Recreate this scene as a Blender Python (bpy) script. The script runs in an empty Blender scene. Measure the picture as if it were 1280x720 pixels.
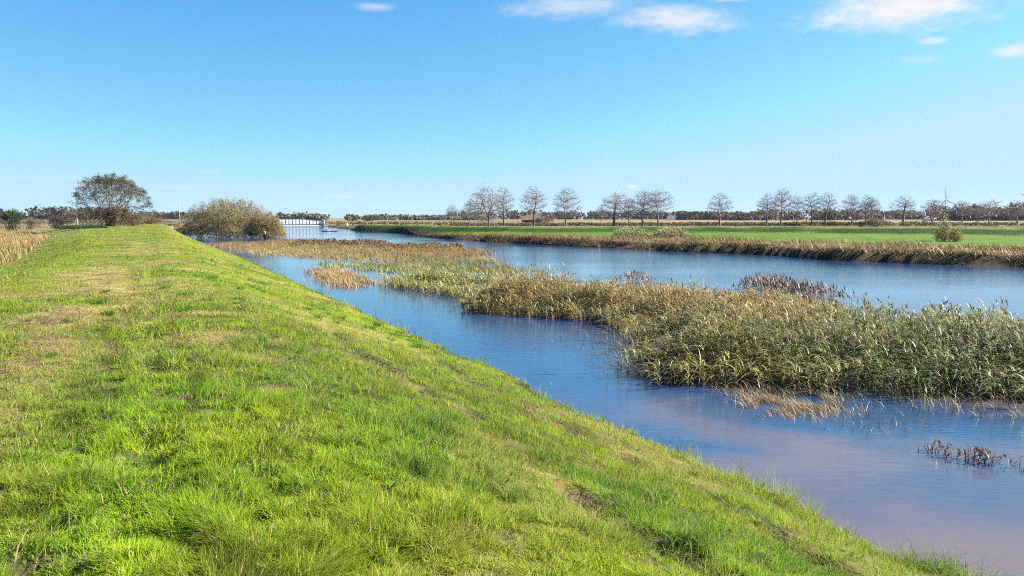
import bpy, bmesh, math, random
import numpy as np
from mathutils import Vector, Matrix

rng = np.random.default_rng(7)
random.seed(7)
scene = bpy.context.scene
C = scene.collection
R = math.radians

# ------------------------------------------------------------------ constants
EYE = 3.6                       # eye height over the water
FPX = 1000.0                    # focal length for a 1280 wide frame
PITCH = math.atan(0.088)
SUN_AZ, SUN_EL = R(82), R(35)   # azimuth clockwise from +Y
D = np.array([-0.410, 0.912])   # the near dyke runs along D
N = np.array([0.912, 0.410])    # and falls to the water along N

def at(px, py, z=0.0):
    """point of the level plane z seen at a photograph pixel"""
    x, y = (px - 640) / FPX, -(py - 360) / FPX
    c, s = math.cos(PITCH), math.sin(PITCH)
    dx, dy, dz = x, c + y * s, -s + y * c
    k = (z - EYE) / dz
    return np.array([dx * k, dy * k])

def at_d(px, d):
    return (px - 640) / FPX * d

def z_at(py, d):
    """height seen at pixel row py at depth d"""
    return EYE - math.tan(math.atan((py - 360) / FPX) + PITCH) * d

# ------------------------------------------------------------------ noise
def _hash(ix, iy, seed):
    n = (ix.astype(np.int64) * 374761393 + iy.astype(np.int64) * 668265263 + seed * 1442695041) & 0x7fffffff
    n = ((n ^ (n >> 13)) * 1274126177) & 0x7fffffff
    return ((n ^ (n >> 16)) & 0xffff) / 65535.0

def vnoise(x, y, seed=0):
    x = np.asarray(x, float); y = np.asarray(y, float)
    ix, iy = np.floor(x), np.floor(y)
    fx, fy = x - ix, y - iy
    fx = fx * fx * (3 - 2 * fx); fy = fy * fy * (3 - 2 * fy)
    a = _hash(ix, iy, seed); b = _hash(ix + 1, iy, seed)
    c = _hash(ix, iy + 1, seed); d = _hash(ix + 1, iy + 1, seed)
    return (a + (b - a) * fx) * (1 - fy) + (c + (d - c) * fx) * fy

def fbm(x, y, seed=0, octv=4):
    s, a, t = 0, 0.5, 0
    for k in range(octv):
        s = s + a * vnoise(x * 2 ** k + 17.3 * k, y * 2 ** k - 9.1 * k, seed + k); t += a; a *= 0.5
    return s / t

def sstep(a, b, x):
    t = np.clip((x - a) / (b - a), 0, 1)
    return t * t * (3 - 2 * t)

# ------------------------------------------------------------------ shore lines
def st(s, t): return s * D + t * N
W1 = np.array([st(-400, 7.4), st(-40, 7.4), st(0, 7.4), st(40, 7.4), st(75, 7.4), st(110, 6.8), st(150, 6.1), st(185, 5.2), st(208, 4.6),
               st(214, 7.5), [-82, 215], [-84, 250], [-97, 318], [-140, 430], [-190, 600], [-300, 1000]])
W2 = np.array([[-250, 1000], [-150, 600], [-110, 420], [-75, 321], [-55, 257], [-40, 214], [-27, 189], [-15, 146], [-3, 119], [6.2, 103],
               [11.4, 95], [16.3, 86.5], [21.3, 82], [24.8, 77], [27.2, 67.5], [30.2, 65], [33.6, 60.6], [37, 58], [60, 40], [110, 0], [300, -150]])
C2 = np.array([[300, -20], [200, 68], [84, 132], [48, 150], [0, 153], [-16.5, 168], [-28, 202], [-42, 224], [-50, 233]])
C2H = np.array([1.95, 1.95, 1.95, 1.95, 1.95, 1.9, 1.78, 1.65, 1.0])

def poly_dist(x, y, P, H=None):
    best = np.full(x.shape, 1e9); hh = np.zeros(x.shape); sg = np.zeros(x.shape)
    for i in range(len(P) - 1):
        a, b = P[i], P[i + 1]
        e = b - a
        u = np.clip(((x - a[0]) * e[0] + (y - a[1]) * e[1]) / (e @ e), 0, 1)
        d = np.hypot(x - a[0] - u * e[0], y - a[1] - u * e[1])
        m = d < best
        best = np.where(m, d, best)
        if H is not None:
            hh = np.where(m, H[i] + (H[i + 1] - H[i]) * u, hh)
            sg = np.where(m, np.sign(e[0] * (y - a[1]) - e[1] * (x - a[0])), sg)
    return (best, hh, sg) if H is not None else best

def inside(x, y, P):
    r = np.zeros(x.shape, bool)
    n = len(P)
    for i in range(n):
        x0, y0 = P[i]; x1, y1 = P[(i + 1) % n]
        if y0 == y1: continue
        c = ((y0 > y) != (y1 > y)) & (x < (x1 - x0) * (y - y0) / (y1 - y0) + x0)
        r ^= c
    return r

WATER = np.vstack([W1, W2, ])

# low mud under the reed beds (pixel outlines on the water plane)
def outline(pts): return np.array([at(px, py) for px, py in pts])
BED = outline([(592, 390), (650, 393), (720, 399), (760, 403), (800, 416), (812, 446), (820, 473), (880, 482), (940, 486), (1000, 488), (1100, 490),
               (1200, 494), (1300, 500), (1450, 506), (1450, 435), (1290, 424), (1200, 418), (1100, 411), (1040, 400), (960, 389), (880, 384),
               (800, 379), (700, 372), (640, 366), (600, 372)])
BED_GREEN = outline([(600, 374), (640, 366), (660, 364), (620, 356), (570, 352), (520, 350), (498, 352), (505, 359), (560, 366)])
ISLE = outline([(262, 306), (300, 313), (330, 318), (400, 323), (470, 326), (540, 328), (598, 320), (614, 316), (600, 313), (540, 309),
                (500, 307), (440, 304), (400, 301), (362, 300), (330, 303), (290, 304)])
ISLE_LOW = outline([(384, 331), (420, 327), (480, 327), (540, 330), (600, 334), (620, 344), (560, 345), (500, 342), (440, 338)])
TONGUE = outline([(392, 338), (420, 339), (452, 351), (456, 358), (430, 359), (404, 347)])
TAN_TUFT = outline([(924, 494), (950, 489), (1000, 489), (1048, 496), (1052, 516), (1000, 520), (950, 514)])

# ------------------------------------------------------------------ terrain
def coords(x, y):
    return x * D[0] + y * D[1], x * N[0] + y * N[1]      # s, t

def wobble(s): return 0.12 * np.sin(s * 0.9) + 0.09 * np.sin(s * 2.3 + 1)

def height(x, y, full=False):
    x = np.asarray(x, float); y = np.asarray(y, float)
    s, t = coords(x, y)
    # near dyke
    tL = -3.4 - 0.075 * np.clip(s - 50, 0, 165)
    tW = np.interp(s, [-400, 75, 110, 150, 185, 208, 400], [7.2, 7.3, 6.8, 6.1, 5.2, 4.6, 4.6])
    tW = tW - .55 * (fbm(x * .8 + 5, y * .8, 57, 3) - .35) * sstep(60, 20, s)
    tC = 1.3 + 2.0 * sstep(70, 200, s)
    slope = 2.02 * (tW - t) / (tW - tC)
    k = 0.10
    top = 1.97 + 0.03 * np.sin(s * 0.13)
    a = np.clip(0.5 + 0.5 * (top - slope) / 0.5, 0, 1)
    zr = slope * a + top * (1 - a) - 0.5 * a * (1 - a) * 0.5
    zl = 1.95 - (tL - t) * 0.20
    zl = np.maximum(zl, 0.55 + 0.25 * (fbm(x * 0.05, y * 0.05, 3) - 0.5))
    a2 = sstep(-0.8, 0.8, tL - t)
    zA = zr * (1 - a2) + np.minimum(zl, zr) * a2
    bumps = 0.10 * (fbm(x * 0.7, y * 0.7, 11, 3) - 0.5) + 0.09 * (fbm(x * 2.6, y * 2.6, 14, 3) - 0.5)
    near = np.exp(-np.hypot(x, y) / 60)
    w = wobble(s)
    rut = lambda c, wd: np.exp(-((t - c - w) / wd) ** 2)
    zA = zA + bumps * (0.25 + .75 * near)
    zA = zA - (0.07 * rut(3.0, 0.14) + 0.075 * rut(5.05, 0.14) - 0.02 * rut(3.35, .25) - 0.02 * rut(5.4, .25)) * (0.25 + 1.1 * sstep(.45, .75, vnoise(s * 1.7, t * 0 + 3, 9)))
    foot = np.exp(-((t + 0.5 - 0.5 * w) / 0.10) ** 2) * sstep(0.55, 0.75, vnoise(s * 2.9, t * 0 + 8, 21))
    foot = np.maximum(foot, .6 * np.exp(-((t + 0.05 - 0.5 * w) / 0.12) ** 2) * sstep(0.55, 0.75, vnoise(s * 2.4, t * 0 + 28, 25)))
    zA = zA - 0.09 * foot - .03 * np.exp(-((t + .45 - .5 * w) / .3) ** 2)
    endA = sstep(232, 262, s)
    zA = zA * (1 - endA) + 1.05 * endA
    d1 = poly_dist(x, y, W1); d2 = poly_dist(x, y, W2)
    dC, hC, sC = poly_dist(x, y, C2, C2H)
    # opposite side
    steep = .35 + 2.6 * sstep(.50, .68, fbm(x * .085 + 4, y * .085, 35, 2))
    zb = (0.78 + .25 * (fbm(x * .25, y * .25, 31) - .5)) * sstep(0.0, steep, d2 + .25 * (fbm(x * 1.3, y * 1.3, 37, 2) - .5)) + 0.12 * sstep(2, 10, d2)
    zb = zb * (.25 + .75 * sstep(-22, -2, x))
    zd = hC - np.where(sC > 0, 0.36, 0.2) * np.maximum(dC - 1.2, 0)
    zf = 0.75 + 0.4 * sstep(0, 30, dC)
    zB = np.maximum(np.where(d2 > 60, zf, np.minimum(zb, 1.1)), zd)
    zN = np.where(s > 206, np.minimum(zA, 0.12 + 0.28 * d1), zA)
    inW = inside(x, y, WATER)
    dm = np.minimum(d1, d2)
    z = np.where(d1 < d2, zN, zB)
    z = np.where(inW, -0.03 - np.minimum(0.7, 0.32 * dm), z)
    far = np.hypot(x, y)
    z = z + 1.5 * (fbm(x * .0035, y * .0035, 5) - .5) * sstep(350, 1200, far) * (~inW)
    if not full: return z
    return z, dict(s=s, t=t, d1=d1, d2=d2, dC=dC, sC=sC, inW=inW, near=d1 < d2, far=far, tL=tL, tW=tW, w=w, foot=foot, r1=rut(3.0, .2), r2=rut(5.05, .2))

def dryness(x, y, s, t):
    """0 lush .. 1 straw, on the near dyke"""
    n = fbm(x * 0.55, y * 0.55, 41, 4)
    n2 = fbm(s * 0.22, t * 0.5, 47, 3)
    crest = sstep(2.2, 0.3, t) * sstep(-4.5, -1.0, t) * sstep(8, 14, s) * sstep(70, 40, s)
    dry = sstep(0.55, 0.75, n) * 0.65 + crest * sstep(0.40, 0.62, n2) * 0.5
    dry = dry + 0.5 * np.exp(-((t + 1.25) / 0.5) ** 2) * sstep(.35, .6, n2) * sstep(60, 20, s)
    dry = dry + 0.55 * np.exp(-((t - 3.0 - wobble(s)) / 0.16) ** 2) * sstep(.35, .6, vnoise(s * .9, s * 0 + 5, 8))
    dry = dry + 0.45 * np.exp(-((t - 5.05 - wobble(s)) / 0.22) ** 2) * sstep(.4, .65, vnoise(s * .9, s * 0 + 15, 8))
    dry = dry + .5 * sstep(-4.5, -9, t) * sstep(.42, .62, n)
    return np.clip(dry, 0, 1)

def lushness(x, y):
    return sstep(0.56, 0.70, fbm(x * 0.9 + 7, y * 0.9, 61, 3))

def mixc(a, b, f):
    a = np.asarray(a, float); b = np.asarray(b, float)
    f = np.asarray(f)[..., None]
    return a * (1 - f) + b * f

# ------------------------------------------------------------------ mesh helpers
def new_obj(name, mesh, mats=(), parent=None):
    o = bpy.data.objects.new(name, mesh)
    C.objects.link(o)
    for m in (mats if isinstance(mats, (list, tuple)) else [mats]):
        mesh.materials.append(m)
    if parent is not None: o.parent = parent
    return o

def quads_mesh(name, verts, quads, col=None, smooth=False):
    me = bpy.data.meshes.new(name)
    verts = np.ascontiguousarray(verts, np.float32).reshape(-1, 3)
    quads = np.ascontiguousarray(quads, np.int32).reshape(-1, 4)
    me.vertices.add(len(verts)); me.vertices.foreach_set('co', verts.ravel())
    me.loops.add(quads.size); me.loops.foreach_set('vertex_index', quads.ravel())
    me.polygons.add(len(quads))
    me.polygons.foreach_set('loop_start', np.arange(0, quads.size, 4, dtype=np.int32))
    try: me.polygons.foreach_set('loop_total', np.full(len(quads), 4, np.int32))
    except Exception: pass
    if smooth: me.polygons.foreach_set('use_smooth', np.ones(len(quads), bool))
    me.update(calc_edges=True)
    if col is not None:
        at_ = me.attributes.new('col', 'FLOAT_COLOR', 'POINT')
        c4 = np.ones((len(verts), 4), np.float32); c4[:, :3] = np.asarray(col).reshape(-1, 3)
        at_.data.foreach_set('color', c4.ravel())
    return me

def blades(base, az, bend, length, width, col, nseg=2, droop=0.35, face=None, up=None, tipcol=None):
    """ribbons that rise from base and bend towards az; returns verts, quads, colours"""
    n = len(base)
    hd = np.stack([np.cos(az), np.sin(az), np.zeros(n)], 1)
    if up is None: up = np.tile(np.array([0, 0, 1.0]), (n, 1))
    fa = rng.uniform(0, math.pi, n) if face is None else face
    side = np.stack([np.cos(fa), np.sin(fa), np.zeros(n)], 1)
    L = length[:, None]
    vs, cs = [], []
    for k in range(nseg + 1):
        u = k / nseg
        p = base + up * L * (u - droop * bend[:, None] * u * u) + hd * L * (bend[:, None] * u ** 1.7)
        hw = 0.5 * width[:, None] * (1 - u) ** 0.6 if k < nseg else 0.04 * width[:, None]
        vs += [p - side * hw, p + side * hw]
        c = col if tipcol is None else col * (1 - u) + tipcol * u
        cs += [c, c]
    V = np.stack(vs, 1); K = np.stack(cs, 1)
    m = 2 * (nseg + 1)
    off = (np.arange(n) * m)[:, None, None]
    q = np.array([[2 * k, 2 * k + 1, 2 * k + 3, 2 * k + 2] for k in range(nseg)])[None]
    return V.reshape(-1, 3), (q + off).reshape(-1, 4), K.reshape(-1, 3)

def leaf_quads(cen, size, aspect, col, tilt=1.0):
    """small diamond leaves with random orientation"""
    n = len(cen)
    a = rng.normal(size=(n, 3)); a[:, 2] *= tilt; a /= np.linalg.norm(a, axis=1)[:, None] + 1e-9
    b = np.cross(a, rng.normal(size=(n, 3))); b /= np.linalg.norm(b, axis=1)[:, None] + 1e-9
    h = size[:, None]; w = h * aspect
    V = np.stack([cen - a * h * .5, cen + b * w * .5, cen + a * h * .5, cen - b * w * .5], 1)
    q = np.arange(n * 4).reshape(-1, 4)
    return V.reshape(-1, 3), q, np.repeat(col, 4, axis=0)

def merge(*parts):
    vs, qs, cs, o = [], [], [], 0
    for v, q, c in parts:
        vs.append(v); qs.append(q + o); cs.append(c); o += len(v)
    return np.vstack(vs), np.vstack(qs), np.vstack(cs)

def tubes(segs, sides=5):
    """segs: list of (p0, p1, r0, r1) -> verts, quads"""
    A = np.array([s[0] for s in segs], float); B = np.array([s[1] for s in segs], float)
    ra = np.array([s[2] for s in segs], float); rb = np.array([s[3] for s in segs], float)
    d = B - A; d /= np.linalg.norm(d, axis=1)[:, None] + 1e-9
    ref = np.where(np.abs(d[:, 2:3]) > 0.9, np.array([[1.0, 0, 0]]), np.array([[0, 0, 1.0]]))
    u = np.cross(d, ref); u /= np.linalg.norm(u, axis=1)[:, None] + 1e-9
    w = np.cross(d, u)
    n = len(segs)
    V = np.zeros((n, 2 * sides, 3))
    for k in range(sides):
        a = 2 * math.pi * k / sides
        o = u * math.cos(a) + w * math.sin(a)
        V[:, k] = A + o * ra[:, None]; V[:, sides + k] = B + o * rb[:, None]
    q = np.array([[k, (k + 1) % sides, sides + (k + 1) % sides, sides + k] for k in range(sides)])[None]
    return V.reshape(-1, 3), (q + (np.arange(n) * 2 * sides)[:, None, None]).reshape(-1, 4)

def jit(col, n, amt=0.15, hue=0.06):
    c = np.tile(np.asarray(col, float), (n, 1)) if np.ndim(col) == 1 else np.array(col, float)
    c = c * (1 + rng.normal(0, amt, (n, 1))) * (1 + rng.normal(0, hue, (n, 3)))
    return np.clip(c * .82, 0.003, 0.9)

def thing(name, label, cat, loc=(0, 0, 0), rotz=0, group=None):
    o = bpy.data.objects.new(name, None); C.objects.link(o)
    o.empty_display_size = 0.2
    o.location = loc; o.rotation_euler = (0, 0, rotz)
    tag(o, label, cat, group)
    return o

def tag(o, label=None, cat=None, group=None, kind=None):
    if label: o['label'] = label
    if cat: o['category'] = cat
    if group: o['group'] = group
    if kind: o['kind'] = kind
    return o

# ------------------------------------------------------------------ materials
def nodes_of(name):
    m = bpy.data.materials.new(name); m.use_nodes = True
    nt = m.node_tree; nt.nodes.clear()
    out = nt.nodes.new('ShaderNodeOutputMaterial')
    return m, nt, out

def leaf_material(name, transl=0.35, rough=0.6, spec=0.25, soft=0.0):
    m, nt, out = nodes_of(name)
    a = nt.nodes.new('ShaderNodeAttribute'); a.attribute_name = 'col'
    p = nt.nodes.new('ShaderNodeBsdfPrincipled')
    p.inputs['Roughness'].default_value = rough
    p.inputs['Specular IOR Level'].default_value = spec
    tr = nt.nodes.new('ShaderNodeBsdfTranslucent')
    mx = nt.nodes.new('ShaderNodeMixShader'); mx.inputs[0].default_value = transl
    nt.links.new(a.outputs['Color'], p.inputs['Base Color'])
    nt.links.new(a.outputs['Color'], tr.inputs['Color'])
    if soft:      # a leaf is never flat: its surface normal rolls towards the sky
        ge = nt.nodes.new('ShaderNodeNewGeometry')
        ad = nt.nodes.new('ShaderNodeVectorMath'); ad.operation = 'MULTIPLY_ADD'
        ad.inputs[1].default_value = (1 - soft,) * 3; ad.inputs[2].default_value = (0, 0, soft)
        nm = nt.nodes.new('ShaderNodeVectorMath'); nm.operation = 'NORMALIZE'
        nt.links.new(ge.outputs['Normal'], ad.inputs[0]); nt.links.new(ad.outputs[0], nm.inputs[0])
        nt.links.new(nm.outputs[0], p.inputs['Normal'])
    nt.links.new(p.outputs[0], mx.inputs[1]); nt.links.new(tr.outputs[0], mx.inputs[2])
    nt.links.new(mx.outputs[0], out.inputs[0])
    return m

def plain_material(name, col, rough=0.7, var=0.25, scale=6.0, bump=0.2, metallic=0.0, spec=0.3):
    m, nt, out = nodes_of(name)
    p = nt.nodes.new('ShaderNodeBsdfPrincipled')
    tc = nt.nodes.new('ShaderNodeTexCoord')
    nz = nt.nodes.new('ShaderNodeTexNoise'); nz.inputs['Scale'].default_value = scale; nz.inputs['Detail'].default_value = 6
    cr = nt.nodes.new('ShaderNodeValToRGB')
    cr.color_ramp.elements[0].position = .3; cr.color_ramp.elements[1].position = .7
    cr.color_ramp.elements[0].color = (*[c * (1 - var) for c in col], 1)
    cr.color_ramp.elements[1].color = (*[min(1, c * (1 + var)) for c in col], 1)
    bp = nt.nodes.new('ShaderNodeBump'); bp.inputs['Strength'].default_value = bump
    nt.links.new(tc.outputs['Object'], nz.inputs['Vector'])
    nt.links.new(nz.outputs[0], cr.inputs[0]); nt.links.new(cr.outputs[0], p.inputs['Base Color'])
    nt.links.new(nz.outputs[0], bp.inputs['Height']); nt.links.new(bp.outputs[0], p.inputs['Normal'])
    p.inputs['Roughness'].default_value = rough; p.inputs['Metallic'].default_value = metallic
    p.inputs['Specular IOR Level'].default_value = spec
    nt.links.new(p.outputs[0], out.inputs[0])
    return m

M_GRASS = leaf_material('grass_blades', 0.42, 0.5, 0.12, .5)
M_REED = leaf_material('reed_leaves', 0.3, 0.5, 0.22, .25)
M_LEAF = leaf_material('shrub_leaves', 0.3, 0.6, 0.2, .2)
M_TWIG = leaf_material('twigs', 0.0, 0.85, 0.15)
M_BARK = plain_material('bark', (0.15, 0.125, 0.105), .9, .4, 4, .6)
M_WOODPOST = plain_material('weathered_wood', (0.30, 0.26, 0.21), .85, .3, 8, .4)
M_WHITE = plain_material('white_paint', (0.74, 0.74, 0.72), .5, .05, 2, .05)
M_DARKSTEEL = plain_material('dark_steel', (0.05, 0.055, 0.06), .5, .3, 3, .1)
M_STONE = plain_material('stone', (0.28, 0.26, 0.23), .85, .25, 2, .4)
M_BRICK = plain_material('brown_brick', (0.17, 0.09, 0.065), .85, .25, 1.5, .3)
M_ROOF = plain_material('brown_roof', (0.11, 0.065, 0.05), .85, .25, 1.5, .3)
M_PLASTER = plain_material('pale_plaster', (0.72, 0.70, 0.66), .8, .08, 1, .1)
M_GLASS = plain_material('dark_glass', (0.03, 0.035, 0.04), .1, .1, 1, 0)
M_DARKCLOTH = plain_material('dark_cloth', (0.018, 0.018, 0.022), .9, .2, 12, .2)
M_WHITECLOTH = plain_material('white_cloth', (0.75, 0.75, 0.74), .9, .06, 12, .2)
M_PURPLE = plain_material('purple_cloth', (0.14, 0.08, 0.22), .9, .15, 12, .2)
M_SKIN = plain_material('skin', (0.55, 0.33, 0.25), .6, .08, 10, .05)
M_HULL = plain_material('dark_hull', (0.05, 0.045, 0.07), .35, .2, 3, .05)
M_FUR = plain_material('dark_fur', (0.03, 0.025, 0.02), .9, .3, 12, .3)

# ground
def ground_material():
    m, nt, out = nodes_of('ground_cover')
    a = nt.nodes.new('ShaderNodeAttribute'); a.attribute_name = 'col'
    geo = nt.nodes.new('ShaderNodeNewGeometry')
    p = nt.nodes.new('ShaderNodeBsdfPrincipled'); p.inputs['Roughness'].default_value = .9
    p.inputs['Specular IOR Level'].default_value = .1
    def noise(scale, det):
        n = nt.nodes.new('ShaderNodeTexNoise'); n.inputs['Scale'].default_value = scale; n.inputs['Detail'].default_value = det
        nt.links.new(geo.outputs['Position'], n.inputs['Vector']); return n
    n1, n2, n3 = noise(2.2, 8), noise(.35, 5), noise(14, 4)
    def ramp(n, lo, hi):
        r = nt.nodes.new('ShaderNodeMapRange'); r.inputs['From Min'].default_value = .3; r.inputs['From Max'].default_value = .7
        r.inputs['To Min'].default_value = lo; r.inputs['To Max'].default_value = hi
        nt.links.new(n.outputs[0], r.inputs['Value']); return r
    m1, m2 = ramp(n1, .50, 1.12), ramp(n2, .8, 1.2)
    mu = nt.nodes.new('ShaderNodeMath'); mu.operation = 'MULTIPLY'
    nt.links.new(m1.outputs[0], mu.inputs[0]); nt.links.new(m2.outputs[0], mu.inputs[1])
    vm = nt.nodes.new('ShaderNodeVectorMath'); vm.operation = 'SCALE'
    nt.links.new(a.outputs['Color'], vm.inputs[0]); nt.links.new(mu.outputs[0], vm.inputs['Scale'])
    nt.links.new(vm.outputs[0], p.inputs['Base Color'])
    ad = nt.nodes.new('ShaderNodeMath'); ad.operation = 'ADD'
    nt.links.new(n1.outputs[0], ad.inputs[0]); nt.links.new(n3.outputs[0], ad.inputs[1])
    bp = nt.nodes.new('ShaderNodeBump'); bp.inputs['Strength'].default_value = .7; bp.inputs['Distance'].default_value = .12
    nt.links.new(ad.outputs[0], bp.inputs['Height']); nt.links.new(bp.outputs[0], p.inputs['Normal'])
    nt.links.new(p.outputs[0], out.inputs[0])
    return m
M_GROUND = ground_material()

def water_material():
    m, nt, out = nodes_of('river_water')
    geo = nt.nodes.new('ShaderNodeNewGeometry')
    p = nt.nodes.new('ShaderNodeBsdfPrincipled')
    p.inputs['Roughness'].default_value = .06; p.inputs['IOR'].default_value = 1.333
    def noise(sx, sy, rot, scale, det, dist=0):
        mp = nt.nodes.new('ShaderNodeMapping'); mp.inputs['Scale'].default_value = (sx, sy, 1); mp.inputs['Rotation'].default_value = (0, 0, rot)
        n = nt.nodes.new('ShaderNodeTexNoise'); n.inputs['Scale'].default_value = scale; n.inputs['Detail'].default_value = det
        n.inputs['Distortion'].default_value = dist
        nt.links.new(geo.outputs['Position'], mp.inputs['Vector']); nt.links.new(mp.outputs[0], n.inputs['Vector']); return n
    # silt: cloudier water in patches
    silt = noise(1, 1, 0, .22, 5, .6)
    dt = nt.nodes.new('ShaderNodeVectorMath'); dt.operation = 'DOT_PRODUCT'; dt.inputs[1].default_value = (D[0], D[1], 0)
    nt.links.new(geo.outputs['Position'], dt.inputs[0])
    sm = nt.nodes.new('ShaderNodeMath'); sm.operation = 'MULTIPLY_ADD'; sm.inputs[1].default_value = 34.0
    nt.links.new(silt.outputs[0], sm.inputs[0]); nt.links.new(dt.outputs['Value'], sm.inputs[2])
    mr = nt.nodes.new('ShaderNodeMapRange'); mr.interpolation_type = 'SMOOTHSTEP'
    mr.inputs['From Min'].default_value = 32.0; mr.inputs['From Max'].default_value = 20.5
    nt.links.new(sm.outputs[0], mr.inputs['Value'])
    cr = nt.nodes.new('ShaderNodeValToRGB')
    cr.color_ramp.elements[0].position = 0; cr.color_ramp.elements[1].position = 1
    cr.color_ramp.elements[0].color = (.0125, .043, .105, 1); cr.color_ramp.elements[1].color = (.084, .069, .078, 1)
    nt.links.new(mr.outputs[0], cr.inputs[0]); nt.links.new(cr.outputs[0], p.inputs['Base Color'])
    rip = noise(1.0, 2.6, -.15, 3.2, 4, .4)       # small wind ripples
    swl = noise(.35, 1.2, -.2, .8, 3, .3)
    gust = noise(.3, 1.0, -.3, .05, 3)            # gusts roughen some bands
    g = nt.nodes.new('ShaderNodeMapRange'); g.inputs['From Min'].default_value = .4; g.inputs['From Max'].default_value = .62
    g.inputs['To Min'].default_value = .12; g.inputs['To Max'].default_value = 1.0
    nt.links.new(gust.outputs[0], g.inputs['Value'])
    mu = nt.nodes.new('ShaderNodeMath'); mu.operation = 'MULTIPLY'
    nt.links.new(rip.outputs[0], mu.inputs[0]); nt.links.new(g.outputs[0], mu.inputs[1])
    b1 = nt.nodes.new('ShaderNodeBump'); b1.inputs['Strength'].default_value = .55; b1.inputs['Distance'].default_value = .024
    nt.links.new(mu.outputs[0], b1.inputs['Height'])
    b2 = nt.nodes.new('ShaderNodeBump'); b2.inputs['Strength'].default_value = .18; b2.inputs['Distance'].default_value = .05
    nt.links.new(swl.outputs[0], b2.inputs['Height']); nt.links.new(b1.outputs[0], b2.inputs['Normal'])
    nt.links.new(b2.outputs[0], p.inputs['Normal'])
    nt.links.new(p.outputs[0], out.inputs[0])
    return m
M_WATER = water_material()

# ------------------------------------------------------------------ world
def build_world():
    w = bpy.data.worlds.new('World'); scene.world = w; w.use_nodes = True
    nt = w.node_tree; nt.nodes.clear()
    L = nt.links.new
    def math_(op, a, b=None, c=None):
        n = nt.nodes.new('ShaderNodeMath'); n.operation = op
        for i, v in enumerate((a, b, c)):
            if v is None: continue
            if isinstance(v, (int, float)): n.inputs[i].default_value = v
            else: L(v, n.inputs[i])
        return n.outputs[0]
    sky = nt.nodes.new('ShaderNodeTexSky'); sky.sky_type = 'NISHITA'; sky.sun_disc = False
    sky.sun_elevation = SUN_EL; sky.sun_rotation = SUN_AZ
    sky.air_density = SKY_AIR; sky.dust_density = SKY_DUST; sky.ozone_density = SKY_OZONE; sky.altitude = 0
    tc = nt.nodes.new('ShaderNodeTexCoord')
    sep = nt.nodes.new('ShaderNodeSeparateXYZ'); L(tc.outputs['Generated'], sep.inputs[0])
    lift = nt.nodes.new('ShaderNodeCombineXYZ')
    x, y, z = sep.outputs
    L(x, lift.inputs[0]); L(y, lift.inputs[1]); L(math_('ADD', math_('MULTIPLY', math_('ABSOLUTE', z), .9), .075), lift.inputs[2]); L(lift.outputs[0], sky.inputs[0])
    az = math_('MULTIPLY', math_('ARCTAN2', x, y), 57.29578)
    el = math_('MULTIPLY', math_('ARCSINE', z), 57.29578)
    cv = nt.nodes.new('ShaderNodeCombineXYZ'); L(az, cv.inputs[0]); L(math_('MULTIPLY', el, 2.2), cv.inputs[1])
    def noise(scale, det, rough=.55):
        n = nt.nodes.new('ShaderNodeTexNoise'); n.inputs['Scale'].default_value = scale; n.inputs['Detail'].default_value = det
        n.inputs['Roughness'].default_value = rough
        L(cv.outputs[0], n.inputs['Vector']); return n
    n1 = noise(.35, 6); n2 = noise(1.1, 6, .6)
    w1 = math_('SUBTRACT', n1.outputs[0], .5); w2 = math_('SUBTRACT', n2.outputs[0], .5)
    warp = math_('ADD', math_('MULTIPLY', w1, 1.1), math_('MULTIPLY', w2, .55))
    cover = None
    # azimuth, elevation, half width, half height (degrees), tilt, strength
    for a0, e0, rx, ry, tilt, k in CLOUDS:
        da = math_('SUBTRACT', az, a0); de = math_('SUBTRACT', el, e0)
        de = math_('SUBTRACT', de, math_('MULTIPLY', da, tilt))
        q = math_('ADD', math_('POWER', math_('ABSOLUTE', math_('DIVIDE', da, rx)), 2.0), math_('POWER', math_('ABSOLUTE', math_('DIVIDE', de, ry)), 2.0))
        v = math_('SUBTRACT', math_('ADD', 1.0, warp), math_('SQRT', q))
        mr = nt.nodes.new('ShaderNodeMapRange'); mr.interpolation_type = 'SMOOTHSTEP'
        mr.inputs['From Min'].default_value = 0.0; mr.inputs['From Max'].default_value = 1.0
        mr.inputs['To Max'].default_value = k
        L(v, mr.inputs['Value'])
        cover = mr.outputs[0] if cover is None else math_('MAXIMUM', cover, mr.outputs[0])
    # the air above this marsh is clear: deepen the blue a little
    sp = nt.nodes.new('ShaderNodeSeparateColor'); L(sky.outputs[0], sp.inputs[0])
    cb = nt.nodes.new('ShaderNodeCombineColor')
    for k, (p_, g_, m_) in enumerate(SKY_CURVE):
        v = math_('MINIMUM', math_('MULTIPLY', sp.outputs[k], .168), m_)
        L(math_('MULTIPLY', math_('POWER', v, p_), g_ / (2 ** EXPO) / SKY_STRENGTH), cb.inputs[k])
    mx = nt.nodes.new('ShaderNodeMix'); mx.data_type = 'RGBA'
    L(cover, mx.inputs[0]); L(cb.outputs[0], mx.inputs[6])
    cc = nt.nodes.new('ShaderNodeValToRGB')
    cc.color_ramp.elements[0].position = .35; cc.color_ramp.elements[1].position = .62
    cc.color_ramp.elements[0].color = (*CLOUD_LO, 1); cc.color_ramp.elements[1].color = (*CLOUD_HI, 1)
    L(n1.outputs[0], cc.inputs[0])
    vs = nt.nodes.new('ShaderNodeVectorMath'); vs.operation = 'SCALE'; vs.inputs['Scale'].default_value = CLOUD_GAIN
    L(cc.outputs[0], vs.inputs[0]); L(vs.outputs[0], mx.inputs[7])
    bg = nt.nodes.new('ShaderNodeBackground'); bg.inputs['Strength'].default_value = SKY_STRENGTH
    L(mx.outputs[2], bg.inputs['Color'])
    out = nt.nodes.new('ShaderNodeOutputWorld'); L(bg.outputs[0], out.inputs[0])

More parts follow.
